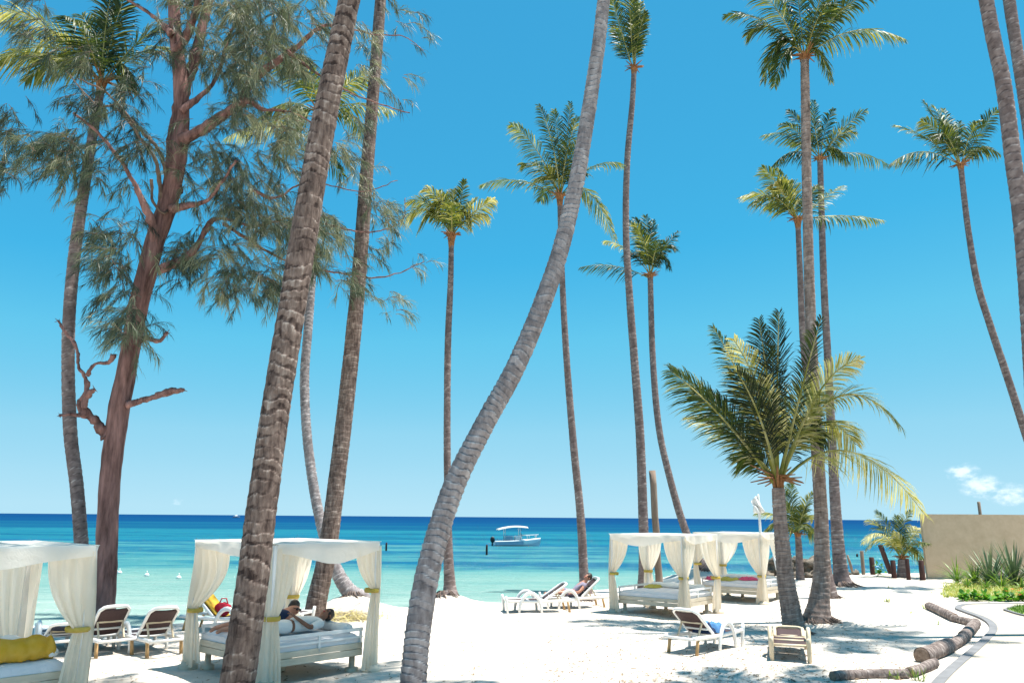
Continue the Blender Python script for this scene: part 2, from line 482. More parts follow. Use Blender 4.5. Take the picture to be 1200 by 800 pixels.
# ------------------------------------------------------------------ mesh helpers
class MB:
    def __init__(s):
        s.v, s.f, s.t = [], [], []

    def add(s, vs, fs, tone=0.5):
        o = len(s.v)
        s.v.extend(V(a) for a in vs)
        if isinstance(tone, (int, float)):
            s.t.extend([tone] * len(vs))
        else:
            s.t.extend(tone)
        s.f.extend(tuple(i + o for i in f) for f in fs)

    def box(s, c, size, R=None, tone=.5):
        c = V(c)
        vs = []
        for z in (-.5, .5):
            for x, y in ((-.5, -.5), (.5, -.5), (.5, .5), (-.5, .5)):
                p = V((x * size[0], y * size[1], z * size[2]))
                vs.append(c + (R @ p if R else p))
        s.add(vs, [(3, 2, 1, 0), (4, 5, 6, 7), (0, 1, 5, 4), (1, 2, 6, 5), (2, 3, 7, 6), (3, 0, 4, 7)], tone)

    def beam(s, p, q, w, h, tone=.5):
        p, q = V(p), V(q)
        d = q - p
        x = d.normalized()
        up = V((0, 0, 1)) if abs(x.z) < .95 else V((0, 1, 0))
        y = up.cross(x).normalized()
        z = x.cross(y)
        R = Matrix((x, y, z)).transposed()
        s.box((p + q) / 2, (d.length, w, h), R, tone)

    def tube(s, pts, radii, n=8, cap=True, tone=.5, squash=None):
        pts = [V(p) for p in pts]
        if isinstance(radii, (int, float)):
            radii = [radii] * len(pts)
        fr = frames(pts)
        o = len(s.v)
        for i, p in enumerate(pts):
            a, b = fr[i]
            for k in range(n):
                th = 2 * PI * k / n
                ra = radii[i]
                rb = ra * (squash or 1)
                s.v.append(p + a * math.cos(th) * ra + b * math.sin(th) * rb)
                s.t.append(tone if isinstance(tone, (int, float)) else tone[i])
        for i in range(len(pts) - 1):
            for k in range(n):
                k2 = (k + 1) % n
                s.f.append((o + i * n + k, o + i * n + k2, o + (i + 1) * n + k2, o + (i + 1) * n + k))
        if cap:
            s.f.append(tuple(o + k for k in range(n))[::-1])
            s.f.append(tuple(o + (len(pts) - 1) * n + k for k in range(n)))

    def ball(s, c, r, n=10, m=7, tone=.5, jit=0, seed=0):
        c = V(c)
        if isinstance(r, (int, float)):
            r = (r, r, r)
        o = len(s.v)
        vs, fs = [c + V((0, 0, -r[2]))], []
        for i in range(1, m):
            ph = -PI / 2 + PI * i / m
            for k in range(n):
                th = 2 * PI * k / n
                d = V((math.cos(ph) * math.cos(th), math.cos(ph) * math.sin(th), math.sin(ph)))
                j = 1 + jit * mnoise.noise(d * 1.6 + V((seed * 7.3, seed, 0)))
                vs.append(c + V((d.x * r[0], d.y * r[1], d.z * r[2])) * j)
        vs.append(c + V((0, 0, r[2])))
        for k in range(n):
            fs.append((0, 1 + (k + 1) % n, 1 + k))
        for i in range(m - 2):
            for k in range(n):
                k2 = (k + 1) % n
                fs.append((1 + i * n + k, 1 + i * n + k2, 1 + (i + 1) * n + k2, 1 + (i + 1) * n + k))
        last = len(vs) - 1
        for k in range(n):
            fs.append((last, 1 + (m - 2) * n + k, 1 + (m - 2) * n + (k + 1) % n))
        s.add(vs, fs, tone)

    def grid(s, rows, tone=.5, thick=0):
        """rows of points -> sheet"""
        nr, nc = len(rows), len(rows[0])
        vs = [p for r in rows for p in r]
        fs = []
        for i in range(nr - 1):
            for j in range(nc - 1):
                fs.append((i * nc + j, i * nc + j + 1, (i + 1) * nc + j + 1, (i + 1) * nc + j))
        s.add(vs, fs, tone)

    def build(s, name, m, parent=None, off=None, smooth=True, bevel=0, solid=0, subsurf=0):
        me = bpy.data.meshes.new(name)
        off = V(off) if off is not None else V((0, 0, 0))
        me.from_pydata([tuple(p - off) for p in s.v], [], s.f)
        a = me.attributes.new('tone', 'FLOAT', 'POINT')
        a.data.foreach_set('value', [float(x) for x in s.t])
        me.materials.append(m)
        if bevel:
            bm = bmesh.new()
            bm.from_mesh(me)
            bmesh.ops.bevel(bm, geom=list(bm.edges), offset=bevel, segments=2, affect='EDGES', profile=.6)
            bm.to_mesh(me)
            bm.free()
        me.polygons.foreach_set('use_smooth', [smooth] * len(me.polygons))
        me.update()
        o = bpy.data.objects.new(name, me)
        COL.objects.link(o)
        if parent:
            o.parent = parent
        elif off.length:
            o.location = off
        if solid:
            md = o.modifiers.new('thickness', 'SOLIDIFY')
            md.thickness = solid
            md.offset = 0
        if subsurf:
            md = o.modifiers.new('smooth', 'SUBSURF')
            md.levels = md.render_levels = subsurf
        return o


def frames(pts):
    out = []
    prev = None
    for i in range(len(pts)):
        t = (pts[min(i + 1, len(pts) - 1)] - pts[max(i - 1, 0)])
        if t.length < 1e-9:
            t = V((0, 0, 1))
        t.normalize()
        if prev is None:
            ref = V((1, 0, 0)) if abs(t.x) < .9 else V((0, 1, 0))
            a = (ref - t * ref.dot(t)).normalized()
        else:
            a = (prev - t * prev.dot(t)).normalized()
        prev = a
        out.append((a, t.cross(a)))
    return out


def spline(pts, step):
    """Catmull-Rom through 4-vectors (x, y, z, r), resampled at about 'step'"""
    P = [pts[0]] + list(pts) + [pts[-1]]
    out = []
    for i in range(1, len(P) - 2):
        p0, p1, p2, p3 = P[i - 1], P[i], P[i + 1], P[i + 2]
        L = (V(p2[:3]) - V(p1[:3])).length
        n = max(1, int(round(L / step)))
        for k in range(n):
            t = k / n
            q = []
            for c in range(4):
                a, b, cc, d = p0[c], p1[c], p2[c], p3[c]
                q.append(.5 * (2 * b + (cc - a) * t + (2 * a - 5 * b + 4 * cc - d) * t * t + (3 * b - a - 3 * cc + d) * t ** 3))
            out.append(q)
    out.append(list(pts[-1]))
    return out


def tag(o, label=None, cat=None, group=None, kind=None):
    if label:
        o['label'] = label
    if cat:
        o['category'] = cat
    if group:
        o['group'] = group
    if kind:
        o['kind'] = kind
    return o


def empty(name, loc, label, cat, group=None, rz=0):
    o = bpy.data.objects.new(name, None)
    COL.objects.link(o)
    o.location = loc
    o.rotation_euler = (0, 0, rz)
    o.empty_display_size = .2
    return tag(o, label, cat, group)


def kids(o):
    return [c for c in bpy.data.objects if c.parent == o]


def copy_tree(o, parent=None):
    c = o.copy()
    COL.objects.link(c)
    if parent:
        c.parent = parent
    for ch in kids(o):
        copy_tree(ch, c)
    return c


def smooth01(a, b, x):
    t = min(1, max(0, (x - a) / (b - a)))
    return t * t * (3 - 2 * t)


# ------------------------------------------------------------------ ground
CREST = [(-60, 15), (-11, 18.4), (-8.5, 19.1), (-5, 21.6), (-3, 22.5), (0, 24.6), (1.2, 26.2), (2.6, 28.6), (5, 31.5), (9, 36), (14, 38.8), (18, 40), (30, 40.5), (60, 42), (400, 44)]
MOUNDS = [(-1.9, 24.6, .46, .9), (-4.4, 22.9, .50, 1.0), (7.5, 32.4, .55, 1.4), (2.4, 26.4, .10, .8), (7.97, 21.6, .10, .9)]


def crest(x):
    for (x0, y0), (x1, y1) in zip(CREST, CREST[1:]):
        if x < x1:
            return y0 + (y1 - y0) * max(0, (x - x0)) / (x1 - x0)
    return CREST[-1][1]


def ground(x, y):
    flat = 1 - smooth01(5.2, 6.8, x) * (1 - smooth01(24, 27, y)) * .85
    h = 0
    if -80 < x < 80 and -20 < y < 70:
        h = flat * (.045 * mnoise.noise(V((x * .35, y * .35, 1.3))) + .028 * mnoise.noise(V((x * 1.3, y * 1.3, 4.7))) + .014 * mnoise.noise(V((x * 3.4, y * 3.4, 8.1))))
    s = y - crest(x)
    if s > 0:
        h -= min(4.0, .02 * s + .16 * max(0, s - .3))
    for (mx, my, mh, mr) in MOUNDS:
        q = ((x - mx) ** 2 + (y - my) ** 2) / (mr * mr)
        if q < 8:
            h += mh * math.exp(-q) * (1 + .25 * mnoise.noise(V((x * 3, y * 3, 2))))
    return h


def gnd(px, py):
    d = raydir(px, py)
    o = V((0, 0, CAM_H))
    k = 2.0
    while k < 90:
        p = o + d * k
        if p.z < ground(p.x, p.y):
            break
        k += .1
    lo, hi = k - .1, k
    for _ in range(12):
        m = (lo + hi) / 2
        p = o + d * m
        if p.z < ground(p.x, p.y):
            hi = m
        else:
            lo = m
    p = o + d * hi
    return V((p.x, p.y, ground(p.x, p.y)))


def on(x, y):
    return V((x, y, ground(x, y)))


def axis(lo, hi, step, far, g=1.35):
    a = []
    x = lo
    while x <= hi:
        a.append(x)
        x += step
    s = step
    x = a[-1]
    while x < far:
        s *= g
        x += s
        a.append(x)
    s = step
    x = lo
    pre = []
    while x > -far:
        s *= g
        x -= s
        pre.append(x)
    return pre[::-1] + a


def build_ground():
    xs = axis(-16, 20, .16, 30000)
    ys = axis(7, 40, .16, 30000)
    mb = MB()
    mb.grid([[V((x, y, ground(x, y))) for x in xs] for y in ys])
    o = mb.build('sand', M['sand'])
    tag(o, kind='structure')
    # sea surface
    w = MB()
    wx = axis(-60, 60, 4, 40000)
    wy = [11, 13, 15, 18, 22, 27, 33, 40, 50, 65, 85, 110, 150, 200, 300, 500, 900, 1600, 3000, 6000, 12000, 25000, 45000]
    w.grid([[V((x, y, -.36)) for x in wx] for y in wy])
    tag(w.build('sea', M['sea']), kind='structure')
    return


build_ground()


def foam_strip():
    mb = MB()
    m, t, b = mat('sea foam')
    b.inputs['Base Color'].default_value = (.8, .82, .8, 1)
    rows = []
    rng = random.Random(5)
    for k in range(70):
        x = -24 + k * 1.0
        y = crest(x) + 2.75 + .35 * math.sin(x * .9) + rng.uniform(-.15, .15)
        wd = .22 + .2 * max(0, math.sin(x * 1.7 + 1)) + rng.uniform(0, .1)
        rows.append([V((x, y, -.352)), V((x + .1, y + wd, -.346)), V((x, y + wd * 2, -.352))])
    mb.grid(rows)
    o = mb.build('sea_foam', m)
    tag(o, kind='stuff')
    o['label'] = 'thin white foam line along the water edge'
    o['category'] = 'foam'


foam_strip()


# path, kerb and lawn on the right
def path_area():
    edge = [(1330, 707), (1260, 706.5), (1200, 707), (1160, 707.5), (1128, 709), (1119, 713), (1130, 718), (1146, 724), (1157, 731), (1159, 739), (1150, 750), (1132, 766), (1113, 782), (1094, 800), (1070, 830), (1040, 880)]
    pe = [gnd(px, py) for px, py in edge]
    pe = [V((p.x, p.y, 0)) for p in pe]
    # smooth
    q = spline([(*p, 0) for p in pe], .25)
    pts = [V(a[:3]) for a in q]
    kw = .17
    inner, outer = [], []
    for i, p in enumerate(pts):
        t = pts[min(i + 1, len(pts) - 1)] - pts[max(0, i - 1)]
        n = V((-t.y, t.x, 0)).normalized()     # towards the paving
        inner.append(p + n * kw)
        outer.append(p)
    # kerb: raised strip
    kb = MB()
    rows = []
    for o_, i_ in zip(outer, inner):
        rows.append([o_ + V((0, 0, -.06)), o_ + V((0, 0, .045)), i_ + V((0, 0, .045)), i_ + V((0, 0, -.06))])
    kb.grid(rows)
    tag(kb.build('path_kerb', M['kerb'], smooth=False), kind='structure')
    bm = bmesh.new()
    vs = [bm.verts.new((p.x, p.y, .034)) for p in inner]
    vs += [bm.verts.new((a, b, .034)) for a, b in ((3.0, 4.0), (40, 4.0), (40, inner[0].y))]
    bm.faces.new(vs)
    bmesh.ops.triangulate(bm, faces=bm.faces[:])
    bmesh.ops.recalc_face_normals(bm, faces=bm.faces[:])
    me = bpy.data.meshes.new('path')
    bm.to_mesh(me)
    bm.free()
    me.materials.append(M['path'])
    o = bpy.data.objects.new('path', me)
    COL.objects.link(o)
    tag(o, kind='structure')
    # lawn island
    isl = [(1176, 716.5), (1186, 713), (1204, 711), (1240, 710.5), (1270, 716), (1258, 726), (1225, 727), (1196, 722.5)]
    q = [gnd(a, b) for a, b in isl]
    q = [V(a[:3]) for a in spline([(p.x, p.y, 0, 0) for p in q + [q[0]]], .2)][:-1]
    c = sum(q, V((0, 0, 0))) / len(q)
    kb = MB()
    ring = [q[i % len(q)] for i in range(len(q) + 1)]
    rows = []
    for p in ring:
        n = (c - p).normalized()
        rows.append([p + V((0, 0, .0)), p + V((0, 0, .075)), p + n * .1 + V((0, 0, .075)), p + n * .1])
    kb.grid(rows)
    tag(kb.build('lawn_kerb', M['kerb'], smooth=False), kind='structure')
    lb = MB()
    inn = [p + (c - p).normalized() * .1 for p in q]
    lb.add([V((c.x, c.y, .10))] + [V((p.x, p.y, .07)) for p in inn], [(0, 1 + i, 1 + (i + 1) % len(inn)) for i in range(len(inn))])
    tag(lb.build('lawn', M['lawn']), kind='structure')
    gb = MB()
    rng = random.Random(3)
    for _ in range(2600):
        a, b_ = rng.choice(inn), rng.random() ** .5
        p = c.lerp(a, b_ * .98) + V((rng.uniform(-.1, .1), rng.uniform(-.1, .1), 0))
        p.z = .07
        th = rng.uniform(0, 2 * PI)
        wv = V((math.cos(th), math.sin(th), 0)) * .008
        tp = p + V((rng.uniform(-.03, .03), rng.uniform(-.03, .03), rng.uniform(.05, .09)))
        gb.add([p - wv, p + wv, tp], [(0, 1, 2)], rng.uniform(.3, .8))
    o = gb.build('lawn_grass', M['leaf'])
    tag(o, 'short bright green grass on the kerbed lawn island', 'grass', kind='stuff')


path_area()


# ------------------------------------------------------------------ the wall
def wall():
    A = gnd(1087.5, 678)
    A.z = 0
    top = 2.78
    B = V((A.x + 26, A.y - 4.5, 0))
    d = (B - A).normalized()
    n = V((-d.y, d.x, 0))
    root = empty('garden_wall', A, 'tan stucco garden wall closing the beach on the right', 'wall')
    mb = MB()
    th = .25
    nn = 40
    rows = []
    for i in range(nn + 1):
        p = A.lerp(B, i / nn)
        z = top + .012 * mnoise.noise(p * .9)
        lean = V((0, 0, 0))
        if i == 0:
            lean = -d * .02
        rows.append([p + V((0, 0, -.3)), p + lean * .5 + V((0, 0, z * .5)), p + lean + V((0, 0, z)), p + lean + n * th + V((0, 0, z)), p + n * th + V((0, 0, -.3))])
    mb.grid(rows)
    mb.add([rows[0][0], rows[0][1], rows[0][2], rows[0][3], rows[0][4]], [(0, 1, 2, 3, 4)])
    mb.build('wall_panel', M['stucco'], root, off=A, smooth=False)
    # post above the wall
    P = at(1153, 598, A.y + .45 - 4.5 * .1)
    post = MB()
    b0 = V((P.x, A.y + .3, 0))
    post.tube([b0, b0 + V((0, 0, 1.8)), b0 + V((-.02, 0, 3.33)), b0 + V((-.02, 0, 3.36))], [.075, .07, .07, .05], 8)
    tag(post.build('wooden_post', M['driftwood'], off=b0), 'weathered grey post sticking up above the tan stucco wall', 'post')


wall()


# ------------------------------------------------------------------ palms
def path4(pix, Y0, Yt):
    """[(px, py, width_px)] from base to top -> world points with radius"""
    y0, y1 = pix[0][1], pix[-1][1]
    out = []
    for px, py, w in pix:
        f = (py - y0) / (y1 - y0) if y1 != y0 else 0
        p = at(px, py, Y0 + (Yt - Y0) * f)
        dep = -(CAM_R.to_3x3().transposed() @ (p - V((0, 0, CAM_H)))).z
        out.append((p.x, p.y, p.z, w / 2 * dep / FPX))
    return out


def trunk_mesh(pts4, spacing, lip, nseg, wob, seed, rough=.03, per=6, crev=.24, band=.16):
    s = spline(pts4, spacing / per)
    P = [V(a[:3]) for a in s]
    R = [max(.02, a[3]) for a in s]
    fr = frames(P)
    mb = MB()
    Ls = [0]
    for i in range(1, len(P)):
        Ls.append(Ls[-1] + (P[i] - P[i - 1]).length)
    so_ = V((seed * 13.1, seed * 3.7, 0))
    for i, p in enumerate(P):
        a, b = fr[i]
        for k in range(nseg):
            th = 2 * PI * k / nseg
            d = a * math.cos(th) + b * math.sin(th)
            n1 = mnoise.noise(d * 1.3 + V((0, 0, Ls[i] * 1.1)) + so_)
            n3 = mnoise.noise(d * 2.6 + V((0, 0, Ls[i] * 2.2)) - so_)
            ph = (Ls[i] + wob * math.sin(th + 1.9 * mnoise.noise(V((Ls[i] * .9, seed, 0))) * 3) + spacing * (.42 * n1 + .12 * n3)) / spacing + .9 * mnoise.noise(V((Ls[i] * .55 / (spacing * 6), seed * 1.7, 5))) + .10 * mnoise.noise(d * 9 + V((0, 0, Ls[i] * 3)))
            ring = math.floor(ph)
            fr_ = ph - ring
            rv = mnoise.noise(V((ring * 1.71, seed * 2.3, math.cos(th) * .6)))
            prof = ((fr_ - .06) / .94 - .45 if fr_ > .06 else .5 - fr_ * 16) * (1 + 1.3 * rv)
            n2 = mnoise.noise(d * 4.5 + V((0, 0, Ls[i] * 9)) + so_)
            r = R[i] * (1 + lip * prof + rough * n1 + rough * .8 * n2 + rough * .5 * n3)
            mb.v.append(p + d * r)
            t = .44 + .20 * rv + .10 * n2
            if fr_ > .80 and n3 + rv > -.25:
                t += .34 * (fr_ - .80) / .20 + .15 * n2
            elif fr_ < band * (.7 + rv + n3):
                t = crev + .25 * n2
            mb.t.append(t + .10 * n1)
    n = nseg
    for i in range(len(P) - 1):
        for k in range(n):
            k2 = (k + 1) % n
            mb.f.append((i * n + k, i * n + k2, (i + 1) * n + k2, (i + 1) * n + k))
    mb.f.append(tuple((len(P) - 1) * n + k for k in range(n)))
    return mb, P[-1], (P[-1] - P[-3]).normalized()


def frond_mesh(P0, C, P2, nl, leaf, width, droop, rng, tone, face=.5, bare=.16, rr=.028, hangk=.95):
    mb = MB()
    n = 14
    def bz(t):
        return P0 * (1 - t) ** 2 + C * 2 * t * (1 - t) + P2 * t * t
    def tg(t):
        return ((C - P0) * (1 - t) + (P2 - C) * t).normalized()
    mb.tube([bz(i / n) for i in range(n + 1)], [rr * (1 - .82 * i / n) for i in range(n + 1)], 4, True, tone=[.80 - .06 * math.sin(i) for i in range(n + 1)])
    ch = P2 - P0
    h = V((ch.x, ch.y, 0))
    if h.length < .15 * ch.length:
        th = rng.uniform(-.5, .5)
        S0 = V((math.cos(th), math.sin(th), 0))
    else:
        h.normalize()
        S0 = V((h.y, -h.x, 0))
        if S0.x < 0:
            S0 = -S0
    Xv = V((1, rng.uniform(-.5, .5), rng.uniform(-.25, .25)))
    up = abs(ch.normalized().z)
    k = min(.95, face * (.3 + up) + rng.uniform(-.12, .12))
    Sg = (S0 * (1 - k) + Xv * k).normalized()
    hang = hangk * (1 - up) ** 1.2
    gust = V((-.10, .05, 0))
    for i in range(nl):
        t = bare + (1 - bare) * (i + .5) / nl
        p = bz(t)
        T = tg(t)
        S = (Sg - T * Sg.dot(T)).normalized()
        Nn = S.cross(T).normalized()
        if Nn.z < 0:
            Nn = -Nn
        u = (t - bare) / (1 - bare)
        L0 = leaf * (.42 + .58 * math.sin(PI * min(1, .16 + .80 * u) ** .9)) * (1 - .45 * max(0, u - .75) / .25)
        for sd in (-1, 1):
            if rng.random() < .035:
                continue
            L = L0 * rng.uniform(.78, 1.08)
            d = (S * sd * rng.uniform(.72, .95) + T * (.58 + .6 * u) + Nn * rng.uniform(.02, .28) + V((rng.gauss(0, .08), rng.gauss(0, .08), rng.gauss(0, .08) - hang * rng.uniform(.4, 1.2)))).normalized()
            dr = droop * rng.uniform(.7, 1.35)
            m1 = p + d * L * .38 - V((0, 0, dr * L * .05)) + gust * L * .1
            m2 = p + d * L * .72 - V((0, 0, dr * L * .24)) + gust * L * .4
            tip = p + d * L * .95 - V((0, 0, dr * L * .58)) + gust * L
            wv = (T - d * T.dot(d))
            wv = (wv.normalized() * .85 + Nn * sd * rng.uniform(-.5, .5)).normalized() * width * rng.uniform(.4, .58)
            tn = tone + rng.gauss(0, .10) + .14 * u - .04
            if rng.random() < .05:
                tn += .28
            mb.add([p - wv * .5, p + wv * .5, m1 + wv, m1 - wv, m2 + wv * .75, m2 - wv * .75, tip],
                   [(0, 1, 2, 3), (3, 2, 4, 5), (5, 4, 6)], [tn, tn, tn, tn, tn + .05, tn + .05, tn + .2])
    return mb


def crown_from_pixels(root, rootloc, top, up, pix, Yc, seed, nl=46, leaf=.75, width=.036, droop=.6, yellow=0., face=.6, fill=1, rr=.024, bare=.16, hangk=.8, huskl=1.0):
    """pix: (dx, dy, bow) tip offsets in photo pixels from the crown heart, bow = rise of the rachis above its chord"""
    rng = random.Random(seed)
    dep = -(CAM_R.to_3x3().transposed() @ (top - V((0, 0, CAM_H)))).z
    mpp = dep / FPX
    for e in pix:
        dx, dy, bow = e[:3]
        yo = e[3] if len(e) > 3 else yellow
        lm = e[4] if len(e) > 4 else 1.0
        ln = math.hypot(dx, dy) * mpp
        dY = rng.uniform(-.38, .38) * ln
        # small pixel offset turned into a world offset in the plane of the crown, then pushed in depth
        P2 = top + V((dx * mpp, dY, -dy * mpp))
        C = (top + P2) / 2 + V((0, 0, 2 * abs(bow) * mpp)) if bow >= 0 else (top + P2) / 2 + V((2 * bow * mpp, 0, .1))
        if dx == 0 or abs(dy) > 2.2 * abs(dx):
            C = (top + P2) / 2 + V((2 * bow * mpp * (-.5 if dx > 0 else .5), rng.uniform(-.2, .2), .12 * ln))
        tone = .36 + yo + rng.uniform(-.14, .16)
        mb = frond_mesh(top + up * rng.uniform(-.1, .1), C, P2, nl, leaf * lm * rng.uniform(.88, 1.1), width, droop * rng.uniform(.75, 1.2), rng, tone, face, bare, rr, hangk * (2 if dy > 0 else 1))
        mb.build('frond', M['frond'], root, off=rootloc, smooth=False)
    mean = sum(math.hypot(e[0], e[1]) for e in pix) / len(pix) * mpp
    for i in range(fill):
        th = rng.choice([PI / 2, -PI / 2]) + rng.uniform(-.5, .5)
        ln = mean * rng.uniform(.8, 1.05)
        el = rng.uniform(.25, .9)
        P2 = top + V((math.cos(th) * math.cos(el), math.sin(th) * math.cos(el), math.sin(el) - .1)) * ln
        C = (top + P2) / 2 + V((0, 0, .35 * ln))
        mb = frond_mesh(top, C, P2, nl, leaf, width, droop, rng, .3 + yellow + rng.uniform(-.05, .1), face, bare, rr, hangk)
        mb.build('frond', M['frond'], root, off=rootloc, smooth=False)
    # leaf bases and flower stalks at the heart
    hb = MB()
    rb = .078
    for i in range(16):
        th = i * 2.4 + rng.uniform(-.2, .2)
        dv = V((math.cos(th), math.sin(th), 0))
        l = rng.uniform(.28, .5) * (leaf / .75) * huskl
        p0 = top + dv * rb * .6 - up * .22
        p1 = top + dv * rb * 1.6 + up * (l * .35)
        p2 = top + dv * (rb * 1.5 + l * .7) + up * (l * rng.uniform(.1, .75))
        hb.tube([p0, p1, p2], [.045, .038, .012], 5)
    hb.tube([top - up * .4, top - up * .1, top + up * .22], [rb * 1.05, rb * 1.5, rb * .6], 10)
    hb.build('leaf_bases', M['husk'], root, off=rootloc)


def generic_crown(root, rootloc, top, up, seed, n=16, ln=3.0, leaf=.8):
    rng = random.Random(seed)
    for i in range(n):
        th = i * 2.39996 + rng.uniform(-.2, .2)
        el = .95 - 1.15 * i / n + rng.uniform(-.1, .1)
        l = ln * rng.uniform(.85, 1.1)
        P2 = top + V((math.cos(th) * math.cos(el), math.sin(th) * math.cos(el), math.sin(el) - .2)) * l
        C = (top + P2) / 2 + V((0, 0, .3 * l))
        frond_mesh(top, C, P2, 44, leaf, .05, 1.0, rng, .36 + rng.uniform(-.08, .12), .4).build('frond', M['frond'], root, off=rootloc, smooth=False)


PG = 'coconut palms along the beach'


def palm(label, pix, lean, m, spacing, lip, nseg, wob, seed, crown=None, generic=None, cat='palm tree', roots=True, base=None, per=6, rough=.03, group=PG, wk=.86, crev=.24, band=.16, **kw):
    base = base if base is not None else gnd(pix[0][0], pix[0][1])
    Y0 = base.y
    pix = [(a, b, c * wk) for a, b, c in pix]
    pts = path4(pix, Y0, Y0 + lean)
    r0 = pts[0][3]
    pts = [(pts[0][0], pts[0][1], base.z - .25, r0 * 1.08)] + pts
    root = empty('coconut_palm', base, label, cat, group)
    mb, top, up = trunk_mesh(pts, spacing, lip * .55, nseg, wob, seed, rough, per, crev, band)
    mb.build('trunk', m, root, off=base)
    if roots:
        rng = random.Random(seed + 50)
        rb = MB()
        for i in range(46):
            th = rng.uniform(0, 2 * PI)
            l = r0 * rng.uniform(1.2, 2.1)
            q = []
            for k in range(4):
                d = r0 * .8 + (l - r0 * .8) * k / 3
                x, y = base.x + math.cos(th + .12 * k) * d, base.y + math.sin(th + .12 * k) * d
                q.append(V((x, y, ground(x, y) + r0 * (.42 * (1 - k / 3) ** 2) - .012)))
            rb.tube(q, [r0 * .06, r0 * .05, r0 * .035, r0 * .015], 5)
        rb.build('roots', M['root'], root, off=base)
    if crown:
        crown_from_pixels(root, base, top, up, crown, Y0 + lean, seed, **kw)
    if generic:
        generic_crown(root, base, top, up, seed, **generic)
    return root


